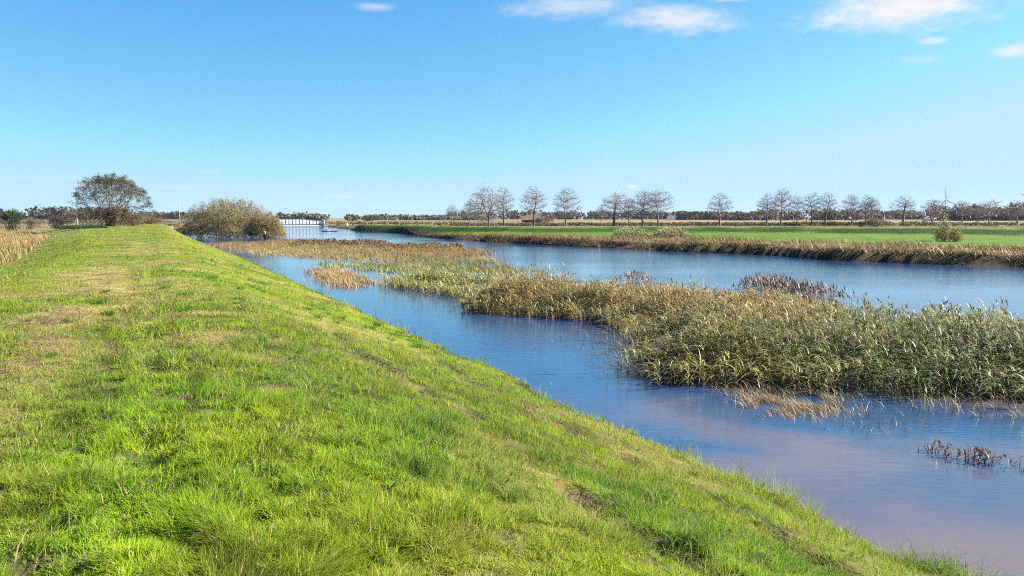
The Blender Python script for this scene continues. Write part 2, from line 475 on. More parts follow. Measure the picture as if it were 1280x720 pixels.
SKY_AIR, SKY_DUST, SKY_OZONE = 1.0, 0.3, 1.6
EXPO = 2.1
SKY_CURVE = [(1.8, 1.30, .60), (1.15, 1.14, .74), (.32, 1.016, 1.0)]      # the phone picture's vivid blues: power, gain and ceiling per channel
SKY_STRENGTH = 0.10
CLOUD_LO, CLOUD_HI, CLOUD_GAIN = (.90, .89, .94), (1.0, .99, .99), 10 * .98 / 2 ** EXPO
def ang(px, py):
    x, y = (px - 640) / FPX, -(py - 360) / FPX
    c, s = math.cos(PITCH), math.sin(PITCH)
    v = np.array([x, c + y * s, -s + y * c]); v /= np.linalg.norm(v)
    return math.degrees(math.atan2(v[0], v[1])), math.degrees(math.asin(v[2]))
CLOUDS = []
for px, py, rx, ry, tilt, k in [(1135, 6, 138, 36, 0, 1.0), (845, 24, 105, 22, -.07, .75), (715, 9, 120, 18, 0, .55), (1165, 51, 22, 6, 0, .6), (1272, 62, 38, 10, .05, .8), (1150, 74, 30, 6, 0, .22),
                                (470, 9, 36, 7, 0, .45), (915, -2, 40, 5, 0, .6), (790, 233, 12, 6, 0, .7), (220, 234, 26, 4, 0, .25), (85, 220, 12, 3, 0, .22),
                                (265, 214, 24, 4, 0, .18), (25, 221, 14, 3, 0, .15), (430, 246, 40, 4, 0, .18)]:
    a, e = ang(px, py); CLOUDS.append((a, e, rx * .0573 * .95, ry * .0573, tilt, k))
CLOUDS += [(30, 23.5, 13, 5, 0, .95), (12, 30, 16, 5, .05, .6), (58, 27, 14, 6, 0, .9), (-60, 32, 20, 6, 0, .5), (130, 35, 30, 8, 0, .6), (-140, 28, 30, 7, 0, .6)]
build_world()

sun = bpy.data.lights.new('sun', 'SUN'); sun.energy = 5.0; sun.angle = R(.5); sun.color = (1.0, .93, .80)
so = bpy.data.objects.new('sun', sun); C.objects.link(so)
sd = Vector((math.sin(SUN_AZ) * math.cos(SUN_EL), math.cos(SUN_AZ) * math.cos(SUN_EL), math.sin(SUN_EL)))
so.rotation_euler = sd.to_track_quat('Z', 'Y').to_euler(); so.location = (60, 0, 60)

cam = bpy.data.cameras.new('camera'); cam.sensor_width = 36; cam.lens = FPX / 1280 * 36; cam.clip_end = 12000; cam.clip_start = .05
co = bpy.data.objects.new('camera', cam); C.objects.link(co)
co.location = (0, 0, EYE); co.rotation_euler = (R(90) - PITCH, 0, 0)
scene.camera = co
scene.view_settings.view_transform = 'Standard'; scene.view_settings.look = 'None'
scene.view_settings.exposure = EXPO; scene.view_settings.gamma = 1
scene.cycles.max_bounces = 8; scene.cycles.transparent_max_bounces = 8
scene.cycles.use_denoising = False; scene.cycles.denoising_input_passes = 'RGB_ALBEDO_NORMAL'; scene.cycles.denoising_prefilter = 'ACCURATE'; scene.cycles.filter_width = 1.0; scene.cycles.sample_clamp_indirect = 4; scene.cycles.volume_bounces = 0; scene.cycles.volume_step_rate = 4

# ------------------------------------------------------------------ ground sheet
GREEN = np.array([.105, .165, .022]); LUSH = np.array([.050, .115, .018]); STRAW = np.array([.34, .26, .10]); SOIL = np.array([.10, .07, .045])
def build_ground():
    r = np.concatenate([[0.0], 0.6 * np.exp(np.arange(0, 760) * 0.0119)])
    r = r[r < 5500]
    az = np.concatenate([np.arange(-50, 50, .26), np.linspace(50, 310, 100)[:-1]])
    az = np.deg2rad(az)
    nr, na = len(r), len(az)
    X = (r[:, None] * np.sin(az)[None]).ravel(); Y = (r[:, None] * np.cos(az)[None]).ravel()
    z, g = height(X, Y, True)
    # land cover colours
    n1 = fbm(X * .05, Y * .05, 71); n2 = fbm(X * .4, Y * .4, 73)
    dry = dryness(X, Y, g['s'], g['t']); lu = lushness(X, Y)
    col = mixc(mixc(mixc(np.array([.118, .150, .012]), np.array([.055, .105, .010]), lu), np.array([.13, .12, .018]), sstep(.45, .7, n2) * .6), STRAW * .75, dry * .8)
    thatch = mixc(np.array([.040, .048, .012]), np.array([.17, .125, .048]), dry)
    col = mixc(col, thatch, .95 * sstep(24, 9, g['far']) * sstep(-7, -5, g['t'] - g['tL']))
    pit = sstep(.5, .75, vnoise(g['s'] * 1.7, g['t'] * 0 + 3, 9))
    soil = np.clip(g['foot'] * .8 + .8 * pit * g['r1'] + .8 * pit * g['r2'] + .7 * sstep(.76, .84, fbm(X * 1.9, Y * 1.9, 17, 3)) + .9 * np.exp(-((g['t'] + 1.5) / .5) ** 2) * sstep(.55, .65, fbm(X * 1.3, Y * 1.3, 77, 3)), 0, 1)
    col = mixc(col, SOIL, soil)
    wet = g['near'] * sstep(.13, .03, z + .06 * (n2 - .5)) * (g['t'] > 4)
    col = mixc(col, np.array([.038, .030, .020]), wet)
    # left field
    leftf = sstep(-2.2, -5, g['t'] - g['tL'] + 4.0 * sstep(112, 145, g['s'])) * g['near']
    field = mixc(np.array([.23, .165, .062]), np.array([.115, .105, .034]), sstep(.4, .6, n1))
    col = mixc(col, field, leftf)
    # far fields
    stub = mixc(np.array([.21, .165, .105]), np.array([.11, .095, .045]), sstep(.42, .58, fbm(X * .004 + 3, Y * .011, 83, 3)))
    farA = np.where(g['near'], sstep(210, 250, g['s']), 0)
    col = mixc(col, stub, farA)
    # opposite bank
    wid = np.clip(6 + .33 * (X + 5), 4, 15) * (.8 + .5 * n1)
    opp = ~g['near']
    cb = mixc(np.array([.20, .13, .06]), np.array([.09, .075, .03]), sstep(.4, .6, n2))
    cg = mixc(np.array([.090, .158, .014]), np.array([.055, .115, .010]), n2)
    wid = wid * sstep(-19, -9, X)
    c2 = mixc(cb, cg, sstep(-.8, .8, g['d2'] - wid))
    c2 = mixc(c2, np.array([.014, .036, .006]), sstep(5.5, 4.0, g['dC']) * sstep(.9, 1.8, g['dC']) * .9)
    behind = opp & (g['sC'] < 0)
    bf = behind * sstep(2, 4, g['dC'])
    near_field = mixc(np.array([.085, .085, .026]), np.array([.07, .055, .026]), n2)
    c3 = mixc(near_field, stub * np.array([1.05, 1.0, .95]), sstep(95, 190, g['dC'] + 60 * (n1 - .5)))
    c2 = mixc(c2, c3, bf)
    c2 = mixc(c2, np.array([.21, .20, .08]), sstep(1.4, .7, g['dC']) * .7)
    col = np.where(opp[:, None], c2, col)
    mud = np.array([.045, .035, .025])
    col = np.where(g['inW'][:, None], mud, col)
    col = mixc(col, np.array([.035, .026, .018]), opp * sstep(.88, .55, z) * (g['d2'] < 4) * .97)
    i = np.arange(1, nr - 1); j = np.arange(na)
    I, J = np.meshgrid(i, j, indexing='ij'); J2 = (J + 1) % na
    q = np.stack([I * na + J, (I + 1) * na + J, (I + 1) * na + J2, I * na + J2], -1).reshape(-1, 4)
    J1 = np.arange(0, na, 1)
    # innermost fan as quads (two wedges each)
    c = np.stack([np.zeros(na // 2, int), na + (np.arange(0, na - 1, 2)), na + (np.arange(1, na, 2)), na + (np.arange(2, na + 1, 2) % na)], -1)
    me = quads_mesh('ground', np.stack([X, Y, z], 1), np.vstack([q, c]), col, smooth=True)
    o = new_obj('ground', me, M_GROUND)
    o['kind'] = 'structure'
build_ground()

def build_water():
    P = np.array([[-400, -500], [400, -500], [400, 1200], [-400, 1200]], float)
    xs = np.linspace(-420, 420, 9); ys = np.linspace(-500, 1100, 9)
    V = np.array([[x, y, 0] for y in ys for x in xs])
    q = [[j * 9 + i, j * 9 + i + 1, (j + 1) * 9 + i + 1, (j + 1) * 9 + i] for j in range(8) for i in range(8)]
    o = new_obj('river_water', quads_mesh('river_water', V, q), M_WATER)
    o['kind'] = 'structure'
build_water()

# ------------------------------------------------------------------ grass on the near dyke
def build_dyke_grass():
    n = 900000
    v = rng.uniform(8.5, 640, n); k = rng.uniform(-.78, .78, n)
    zg = 1.9 * np.ones(n)
    for _ in range(3):
        d = (EYE - zg) / v * 1000; x = k * d
        zg = height(x, d)
        zg = np.clip(zg, 0, 2.2)
    d = (EYE - zg) / v * 1000; x = k * d
    z, g = height(x, d, True)
    s, t = g['s'], g['t']
    keep = g['near'] & (z > -.06) & (t > g['tL'] - 4.5 - 4.5 * sstep(112, 145, s)) & (t < g['tW'] + .04) & (s < 236) & (d > 1.2)
    dry = dryness(x, d, s, t) * (1 - .45 * sstep(1.2, 2.2, t)); lu = lushness(x, d) * (1 - dry)
    pit = sstep(.5, .75, vnoise(s * 1.7, t * 0 + 3, 9))
    soil = np.clip(g['foot'] + pit * (.8 * g['r1'] + .8 * g['r2']) + .8 * sstep(.76, .84, fbm(x * 1.9, d * 1.9, 17, 3)), 0, 1)
    hole = sstep(.45, .33, fbm(x * 7.5, d * 7.5, 23, 2)) * .9 * sstep(30, 12, d)
    keep &= rng.uniform(0, 1, n) > np.maximum(np.maximum(soil * .8, dry * .3), hole)
    x, d, z, s, t, dry, lu = [q[keep] for q in (x, d, z, s, t, dry, lu)]
    tw = g['tW'][keep]
    n = len(x)
    clump = fbm(x * 5.5, d * 5.5, 91, 3); tuft = sstep(.60, .72, fbm(x * 1.7 + 3, d * 1.7, 93, 2)) * (1 - dry)
    L = (.032 + .070 * sstep(.3, .72, clump) + .05 * lu * rng.uniform(.3, 1.4, n) + .085 * tuft * rng.uniform(.3, 1.2, n)) * rng.uniform(.55, 1.4, n) * (1 - .35 * dry)
    edge = sstep(1.3, .1, tw - t)
    L = L * (1 + 1.3 * edge * rng.uniform(.0, 1.4, n) * sstep(.35, .65, fbm(x * 1.3, d * 1.3, 67, 2)))
    L = L * (1 + np.clip(d / 220, 0, .5))
    wd = np.maximum(.0056, .00064 * d) * rng.uniform(.7, 1.3, n)
    cg = np.where(rng.uniform(0, 1, n)[:, None] < .6, np.array([.210, .345, .012]), np.array([.135, .285, .012]))
    col = mixc(cg, np.array([.065, .165, .012]), np.clip(lu * .7 + tuft * .7, 0, 1))
    yel = sstep(.35, .65, fbm(x * .35, d * .35, 95, 3))
    col = mixc(col, np.array([.32, .37, .016]), yel * .55)
    col = mixc(col, np.array([.38, .31, .085]), np.clip(dry * rng.uniform(.3, 1.3, n), 0, 1))
    lane = np.exp(-((t + .12 - .5 * g['w'][keep]) / .16) ** 2); lane2 = np.exp(-((t + .62 - .5 * g['w'][keep]) / .14) ** 2) + np.exp(-((t - .28 - .5 * g['w'][keep]) / .10) ** 2)
    col = col * (1 + .25 * lane - .6 * np.clip(lane2, 0, 1) * sstep(.35, .6, vnoise(s * 1.6, t * 0, 5)))[:, None]
    straw = rng.uniform(0, 1, n) < .075
    col[straw] = np.array([.42, .34, .14])
    col = jit(col, n, .16, .05)
    az = 2.0 + 16 * (fbm(x * 2.6, d * 2.6, 99, 2) - .5) + rng.normal(0, 1.1, n)
    bend = np.clip(rng.normal(.72, .32, n) + .15 * dry, .05, 1.3)
    m_ = blades(np.stack([x, d, z - .008], 1), az, bend, L, wd, col * .9, 2, .4, tipcol=col * 1.08)
    # coarse tussocks standing out of the turf
    tx, ty = rng.uniform(-9, 9, 420), 3.2 + 20 * rng.uniform(0, 1, 420) ** 1.3
    ts, tt = coords(tx, ty)
    kk = (tt > -3.2) & (tt < 6.9) & (fbm(tx * .5, ty * .5, 61, 2) > .40)
    tx, ty = tx[kk], ty[kk]
    parts = [m_]
    for cx, cy in zip(tx, ty):
        q = int(rng.integers(40, 130)); rr = rng.uniform(.04, .13)
        off = rng.normal(0, rr, (q, 2)); out = np.arctan2(off[:, 1], off[:, 0]) + rng.normal(0, .5, q)
        bx, by = cx + off[:, 0] * .6, cy + off[:, 1] * .6
        dead = rng.uniform(0, 1, q) < rng.uniform(0, .3)
        cc = np.where(dead[:, None], np.array([.36, .31, .12]), np.array([.085, .19, .014]) * rng.uniform(.7, 1.35))
        bl = rng.uniform(.09, .19)
        parts.append(blades(np.column_stack([bx, by, height(bx, by) - .01]), out, np.clip(rng.normal(.8, .25, q), .1, 1.3), bl * rng.uniform(.5, 1.4, q), np.maximum(.0062, .0006 * cy) * rng.uniform(.7, 1.4, q), jit(cc, q, .2, .06), 3, .5))
    m_ = merge(*parts)
    o = new_obj('dyke_grass', quads_mesh('dyke_grass', *m_), M_GRASS)
    tag(o, 'short green grass with straw patches over the near dyke', 'grass', kind='stuff')
build_dyke_grass()

def build_margin():
    # thin stems in the wet margin and broad leaved weeds in the turf
    n = 1500
    s = rng.uniform(1, 60, n) ** 1.0; tw = 6.95
    t = tw + np.abs(rng.normal(0, .35, n)) - .1
    k = fbm(s * .9, t, 77, 2) > .47
    s, t = s[k], t[k]
    P = np.column_stack([s * D[0] + t * N[0], s * D[1] + t * N[1]])
    m = len(P)
    m_ = blades(np.column_stack([P, np.full(m, -.03)]), rng.uniform(0, 6.28, m), np.clip(rng.normal(.5, .3, m), 0, 1.2), rng.uniform(.06, .22, m), np.maximum(.006, .0007 * P[:, 1]), jit(np.array([.22, .24, .08]), m, .3), 2, .4)
    tag(new_obj('marginal_grass', quads_mesh('marginal_grass', *m_), M_REED), 'sparse pale stems in the wet margin below the near dyke', 'grass', kind='stuff')
    c = np.column_stack([rng.uniform(-6, 7, 150), rng.uniform(3.5, 17, 150)])
    parts = []
    z, g = height(c[:, 0], c[:, 1], True)
    c, z = c[(z > .4)], z[z > .4]
    for (cx, cy), cz in zip(c, z):
        q = rng.integers(4, 8)
        a = rng.uniform(0, 6.28) + np.arange(q) * 6.28 / q + rng.normal(0, .2, q)
        base = np.tile([cx, cy, cz + .02], (q, 1))
        parts.append(blades(base, a, np.full(q, 1.3), rng.uniform(.04, .08, q), np.full(q, .026), jit(np.array([.12, .20, .02]), q, .15), 3, .5, face=a + math.pi / 2))
    tag(new_obj('broadleaf_weeds', quads_mesh('broadleaf_weeds', *merge(*parts)), M_REED), 'small broad-leaved weeds dotted through the near turf', 'weeds', kind='stuff')
build_margin()

# ------------------------------------------------------------------ scattering helpers
def in_poly(P, n, soft=.12):
    lo, hi = P.min(0), P.max(0)
    out = []
    got = 0
    while got < n:
        p = rng.uniform(lo, hi, (n * 2, 2))
        p = p[inside(p[:, 0], p[:, 1], P)]
        out.append(p); got += len(p)
    q = np.vstack(out)[:n]
    return q + rng.normal(0, soft, q.shape) * np.array([1, 1.0])

SEED = [100]
def tall_grass(name, pts, z, hmin, hmax, cols, width, label, cat, bendm=.35, az0=3.0, nseg=2, kind='stuff', mat=None, hmap=None, tint=None):
    n = len(pts)
    L = rng.uniform(hmin, hmax, n)
    if hmap is not None: L = L * hmap
    cols = np.asarray(cols, float)
    SEED[0] += 13
    cl = fbm(pts[:, 0] * .4, pts[:, 1] * .4, SEED[0], 3)
    ci = np.clip(((cl - .5) * 2.4 + .5 + rng.normal(0, .18, n)) * len(cols), 0, len(cols) - 1).astype(int)
    col = jit(cols[ci], n, .18, .06)
    if tint is not None: col = np.clip(col * tint, .004, .9)
    az = az0 + rng.normal(0, 1.0, n)
    b = np.clip(rng.normal(bendm, .2, n), .02, 1.1)
    m_ = blades(np.column_stack([pts, z - .03]), az, b, L, width * rng.uniform(.7, 1.3, n), col, nseg, .35)
    o = new_obj(name, quads_mesh(name, *m_), mat or M_REED)
    return tag(o, label, cat, kind=kind)

# ------------------------------------------------------------------ reeds
def reeds(name, pts, hmin, hmax, label, colfun, leaves=8, leaf_len=.40, leaf_w=.030, plume=.35, hmap=None, cat='reeds'):
    n = len(pts)
    H = rng.uniform(hmin, hmax, n)
    if hmap is not None: H = H * hmap
    base = np.column_stack([pts, np.full(n, -.05)])
    az = 2.9 + rng.normal(0, .9, n); bend = np.clip(rng.normal(.16, .1, n), 0, .5)
    stemc = jit(np.array([.26, .20, .09]), n, .2)
    parts = [blades(base, az, bend, H, np.full(n, .012), stemc, 2, .2)]
    lc = colfun(pts, n)
    for k in range(leaves):
        u = rng.uniform(.18, .98, n)
        p = base + np.column_stack([np.cos(az) * H * bend * u ** 1.7, np.sin(az) * H * bend * u ** 1.7, H * (u - .2 * bend * u * u)])
        la = np.where(rng.uniform(0, 1, n) < .55, rng.normal(3.0, .8, n), rng.uniform(0, 6.28, n))
        ll = leaf_len * rng.uniform(.55, 1.25, n)
        lb = np.clip(rng.normal(1.1, .35, n), .3, 1.8)
        c = jit(lc * np.where(rng.uniform(0, 1, n) < .18, 1.9, .95)[:, None], n, .34, .07)  # a random share of leaves is paler: bright glints put into the colour
        low = (1 - sstep(.15, .5, u)) * .6
        c = mixc(c, np.array([.20, .15, .07]), low * rng.uniform(.2, 1, n))
        parts.append(blades(p, la, lb, ll, leaf_w * rng.uniform(.7, 1.3, n), c, 3, .75, face=la + math.pi / 2 + rng.normal(0, .5, n)))
    pm = rng.uniform(0, 1, n) < plume
    if pm.any():
        q = base[pm]; hh = H[pm]; bb = bend[pm]; aa = az[pm]; m = len(q)
        tip = q + np.column_stack([np.cos(aa) * hh * bb, np.sin(aa) * hh * bb, hh * (1 - .2 * bb)])
        for k in range(3):
            parts.append(blades(tip - np.array([0, 0, .04]), aa + rng.normal(0, .5, m), np.clip(rng.normal(.7, .2, m), .2, 1.2), rng.uniform(.14, .26, m),
                                np.full(m, .035), jit(np.array([.20, .135, .10]), m, .25), 2, .6))
    o = new_obj(name, quads_mesh(name, *merge(*parts)), M_REED)
    return tag(o, label, cat, kind='stuff')

def main_cols(pts, n):
    x, y = pts[:, 0], pts[:, 1]
    px = x / y * 1000 + 640
    tan = np.array([.285, .215, .085]); grn = np.array([.085, .115, .034]); gry = np.array([.175, .185, .085]); yel = np.array([.25, .215, .07])
    f = fbm(x * .28, y * .28, 121, 3)
    toward = sstep(16.5, 25, y)                     # the dry tops stand on the river side
    c = mixc(grn, gry, (rng.uniform(0, 1, n) < .5).astype(float))
    c = mixc(c, yel, sstep(.38, .62, f) * .7)
    tn = np.clip(toward * sstep(1120, 960, px) * (.4 + f), 0, 1)
    c = mixc(c, tan, np.clip(tn * rng.uniform(.5, 1.4, n), 0, 1))
    return c
P = in_poly(BED, 8200, .38)
den = fbm(P[:, 0] * .7, P[:, 1] * .7, 131, 3); pxr = P[:, 0] / P[:, 1] * 1000 + 640
P = P[((den > .42) | (rng.uniform(0, 1, len(P)) < .35)) & ((pxr < 1030) | (P[:, 1] < 20.5) | (rng.uniform(0, 1, len(P)) < .40))]
hm = (.48 + .85 * fbm(P[:, 0] * .6, P[:, 1] * .6, 133, 3)) * rng.uniform(.75, 1.12, len(P)) * (.5 + .5 * sstep(0, 1.8, poly_dist(P[:, 0], P[:, 1], np.vstack([BED, BED[:1]]))))
reeds('reed_bed', P, 1.0, 1.55, 'large bed of leaning green and tan reeds in the flooded shallows', main_cols, leaves=16, leaf_len=.36, leaf_w=.031, plume=.25, hmap=hm * .94)
P = in_poly(BED_GREEN, 1700, .8); P = P[fbm(P[:, 0] * .5, P[:, 1] * .5, 37, 3) > .42]
reeds('reed_bed', P, .55, 1.1, 'yellow-green reeds at the far left end of the big reed bed',
      lambda p, n: mixc(np.array([.20, .22, .065]), np.array([.36, .31, .12]), rng.uniform(0, 1, n) ** 1.5), leaves=8, leaf_len=.42, leaf_w=.036, plume=.15, hmap=.45 + .55 * sstep(0, 2.5, poly_dist(P[:, 0], P[:, 1], np.vstack([BED_GREEN, BED_GREEN[:1]]))))
# outer fringe of the big bed: sparse single stems in the water
def fringe():
    e = []
    for a, b in zip(BED[:14], BED[1:14]):
        m = int(np.linalg.norm(b - a) * 10) + 2
        u = rng.uniform(0, 1, m)[:, None]
        nrm = np.array([b[1] - a[1], a[0] - b[0]]); nrm /= np.linalg.norm(nrm)
        e.append(a + (b - a) * u + nrm * np.abs(rng.normal(0, .45, m))[:, None])
    return np.vstack(e)
P = fringe()
reeds('reed_fringe', P, .25, .8, 'sparse broken reeds standing in water along the bed edge',
      lambda p, n: mixc(np.array([.10, .14, .04]), np.array([.22, .17, .08]), rng.uniform(0, 1, n)), leaves=4, leaf_len=.3, leaf_w=.022, plume=0)

# marsh islands
PUR = [.13, .075, .055]; BRN = [.20, .12, .06]; TAN = [.34, .235, .105]; OLV = [.15, .135, .042]; PAL = [.36, .28, .155]; GRN = [.13, .19, .04]
P = in_poly(ISLE, 26000, .5)
px = P[:, 0] / P[:, 1] * 1000 + 640; py = 272 + EYE / P[:, 1] * 1000
nearness = np.clip((py - np.interp(px, [262, 360, 440, 540, 612], [304, 300, 304, 309, 313])) / 14, 0, 1)
mk = rng.uniform(0, 1, len(P)) < nearness + .12
tall_grass('marsh_reeds', P[~mk], np.zeros((~mk).sum()), .3, .85, [[.22, .125, .055], BRN, [.26, .15, .06], PUR, [.28, .17, .07], [.13, .125, .04], BRN, [.24, .14, .06]], .055, 'brown and purple rushes on the back of the marsh island', 'reeds', .95, hmap=.3 + 1.05 * fbm(P[~mk][:, 0] * .22, P[~mk][:, 1] * .22, 5, 2))
tall_grass('marsh_grass', P[mk], np.zeros(mk.sum()), .18, .5, [PAL, TAN, OLV, [.28, .17, .075], GRN, TAN, TAN], .05, 'golden dead grass along the front of the marsh island', 'grass', .75, tint=np.where((px[mk] > 400 + 60 * rng.normal(0, 1, mk.sum()))[:, None], [.80, .74, .52], [1, 1, 1]))
P = in_poly(ISLE_LOW, 3800); P = P[fbm(P[:, 0] * .6, P[:, 1] * .3, 77, 3) > .52]
tall_grass('marsh_grass', P, np.zeros(len(P)), .12, .42, [GRN, OLV, GRN, [.22, .25, .08]], .05, 'low green water grass in the shallows behind the tan tongue', 'grass', .5)
P = outline([(440, 331), (540, 329), (610, 322), (650, 340), (620, 348), (520, 346), (470, 340)]); P = in_poly(P, 9000, .5); P = P[fbm(P[:, 0] * .35, P[:, 1] * .22, 79, 3) > .51]
tall_grass('marsh_grass', P, np.zeros(len(P)), .15, .55, [OLV, BRN, GRN, [.2, .17, .06], TAN], .045, 'broken olive and brown marsh grass between the island and the reed bed', 'grass', .8)
P = in_poly(TONGUE, 3600, .45); P = P[fbm(P[:, 0] * .8, P[:, 1] * .8, 63, 3) > .40]
tall_grass('marsh_grass', P, np.zeros(len(P)), .2, .55, [TAN, PAL, BRN, TAN], .04, 'small tongue of golden dead grass in the channel', 'grass', .6)
P = outline([(600, 384), (640, 388), (690, 394), (690, 398), (640, 396), (594, 391)]); P = in_poly(P, 900)
tall_grass('marsh_grass', P, np.zeros(len(P)), .15, .5, [PAL, [.40, .25, .15], TAN], .02, 'pale pinkish dead stems at the left tip of the reed bed', 'grass', .4)
P = outline([(470, 352), (540, 350), (600, 356), (595, 361), (520, 360), (476, 358)]); P = in_poly(P, 900); P = P[fbm(P[:, 0] * .7, P[:, 1] * .7, 7, 2) > .5]
tall_grass('marsh_grass', P, np.zeros(len(P)), .15, .6, [PAL, TAN, TAN], .03, 'scattered pale stems in the open shallows left of the reeds', 'grass', .4)
P = in_poly(TAN_TUFT, 2600, .30); P = P[fbm(P[:, 0] * 1.8, P[:, 1] * 1.8, 63, 3) > .40]
tall_grass('sedge_tuft', P, np.zeros(len(P)), .10, .42, [[.32, .215, .09], [.24, .15, .065], [.38, .28, .15], [.11, .10, .035]], .014, 'tan dead sedge in the water before the reed bed', 'grass', .95, hmap=.5 + .9 * sstep(19.2, 15.5, P[:, 1]) * 0 + .5 * rng.uniform(0, 1, len(P)))
P = outline([(1000, 502), (1060, 505), (1130, 512), (1160, 524), (1100, 545), (1040, 540), (1000, 524)]); P = in_poly(P, 260)
tall_grass('water_weed', P, np.zeros(len(P)), .06, .25, [[.10, .09, .04], [.2, .16, .07]], .012, 'thin dark stems in open water right of the tan sedge', 'grass', .9)
P = outline([(700, 405), (790, 415), (812, 460), (815, 480), (790, 470), (745, 455), (690, 425)]); P = in_poly(P, 240)
tall_grass('water_weed', P, np.zeros(len(P)), .05, .3, [[.07, .07, .04], [.12, .11, .05]], .014, 'thin dark stems in open water left of the tall reeds', 'grass', .9)
P = outline([(460, 362), (560, 360), (650, 400), (690, 412), (600, 412), (500, 385)]); P = in_poly(P, 160); P = P[fbm(P[:, 0] * .3, P[:, 1] * .3, 8, 2) > .5]
tall_grass('water_weed', P, np.zeros(len(P)), .05, .35, [[.07, .07, .04], [.12, .11, .05]], .02, 'thin dark stems in the blue channel before the reeds', 'grass', .9)
P = outline([(1050, 480), (1300, 496), (1300, 530), (1180, 520), (1060, 505)]); P = in_poly(P, 420); 
tall_grass('water_weed', P, np.zeros(len(P)), .1, .45, [[.08, .08, .04], [.2, .18, .08], [.1, .12, .05]], .016, 'scattered drowned reed stems in front of the reed bed', 'grass', .8)

# single dark tufts in the open water (bottom right)
def dead_tuft(px, py, n, h, spread, label):
    c = at(px, py)
    b = rng.normal(0, spread, (n, 2))
    st_ = blades(np.column_stack([b, np.full(n, -.03)]), rng.uniform(0, 6.28, n), np.clip(rng.normal(.4, .3, n), 0, 1.2), h * rng.uniform(.5, 1.1, n), np.full(n, .016), jit(np.array([.07, .045, .028]), n, .3), 2, .4)
    b2 = rng.normal(0, spread, (n * 2, 2)); m = n * 2
    lf = blades(np.column_stack([b2, rng.uniform(0, h * .6, m)]), rng.uniform(0, 6.28, m), np.clip(rng.normal(.9, .3, m), .2, 1.4), h * rng.uniform(.3, .6, m), np.full(m, .030), jit(np.array([.13, .075, .045]), m, .3), 2, .8)
    o = new_obj('reed_tuft', quads_mesh('reed_tuft', *merge(st_, lf)), M_REED); o.location = (c[0], c[1], 0)
    tag(o, label, 'reed tuft', 'dead tufts standing in the open water')
for a in [(1166, 565, 9, .28, .07, 'small dark dead tuft, leftmost of the row in open water'),
          (1186, 572, 8, .26, .06, 'thin upright dark tuft second from left of the water row'),
          (1206, 575, 8, .24, .07, 'broken brown tuft in the middle of the water row'),
          (1226, 578, 22, .32, .09, 'densest and tallest brown tuft in the open water'),
          (1262, 582, 12, .18, .18, 'flat spreading dark twigs at right of the brown tufts')]: dead_tuft(*a)

# dry dark clumps on the river side of the bed
def stem_clump(px, py, n, h, rx, ry, label):
    c = at(px, py)
    b = rng.normal(0, 1, (n, 2)) * [rx, ry]
    hh = h * rng.uniform(.6, 1.1, n) * np.exp(-(b[:, 0] / rx) ** 2 * .12)
    az = 2.9 + rng.normal(0, 1, n)
    st_ = blades(np.column_stack([b, np.full(n, -.05)]), az, np.clip(rng.normal(.15, .12, n), 0, .5), hh, np.full(n, .022), jit(np.array([.17, .11, .07]), n, .25), 2, .2)
    tip = np.column_stack([b, hh * .86])
    pl = blades(tip, az, np.clip(rng.normal(.5, .2, n), 0, 1), rng.uniform(.15, .3, n), np.full(n, .05), jit(np.array([.12, .075, .055]), n, .25), 2, .4)
    o = new_obj('reed_clump', quads_mesh('reed_clump', *merge(st_, pl)), M_REED); o.location = (c[0], c[1], 0)
    tag(o, label, 'reed clump', 'purple-brown clumps behind the reed bed')
stem_clump(794, 362, 150, .95, .5, .6, 'small purple-brown reed clump alone behind the reed bed')
stem_clump(962, 378, 520, 1.2, .8, .7, 'taller purple-brown reed clump behind the reed bed')
stem_clump(1014, 384, 380, 1.05, .7, .6, 'lower purple-brown clump right beside the taller one')

# ------------------------------------------------------------------ opposite bank vegetation
def build_bank_grass():
    n = 70000
    i = rng.integers(6, len(W2) - 3, n); u = rng.uniform(0, 1, n)[:, None]
    a, b = W2[i], W2[i + 1]
    wgt = np.linalg.norm(b - a, axis=1)
    keep = rng.uniform(0, wgt.max(), n) < wgt
    e = (b - a); nrm = np.column_stack([-e[:, 1], e[:, 0]]) / wgt[:, None]
    wid = np.clip(6 + .33 * (a[:, 0] + 5), 4, 15) * sstep(-19, -9, (a + e * u)[:, 0])
    off = rng.uniform(0, 1, n) ** 1.25 * wid * 1.1 - .2
    p = a + e * u + nrm * off[:, None]
    x, y = p.T
    m = keep & ~inside(x, y, WATER)
    p, off = p[m], off[m]; x, y = p.T
    z = height(x, y)
    d = np.hypot(x, y)
    kk = (z > .62 * (.25 + .75 * sstep(-22, -2, x))) | (rng.uniform(0, 1, len(x)) < .22)
    p, x, y, z, off = p[kk], x[kk], y[kk], z[kk], off[kk]
    hm = (.15 + 1.5 * fbm(x * .45, y * .45, 203, 3)) * (.45 + .55 * sstep(-15, 5, x))
    tall_grass('bank_grass', p, z, .35, .85, [[.13, .075, .036], [.28, .19, .085], [.20, .125, .058], OLV, [.075, .055, .026], [.23, .15, .068]], .06, 'tan and rust rough grass overhanging the far river bank', 'grass', .75, az0=3.6, hmap=hm)
build_bank_grass()

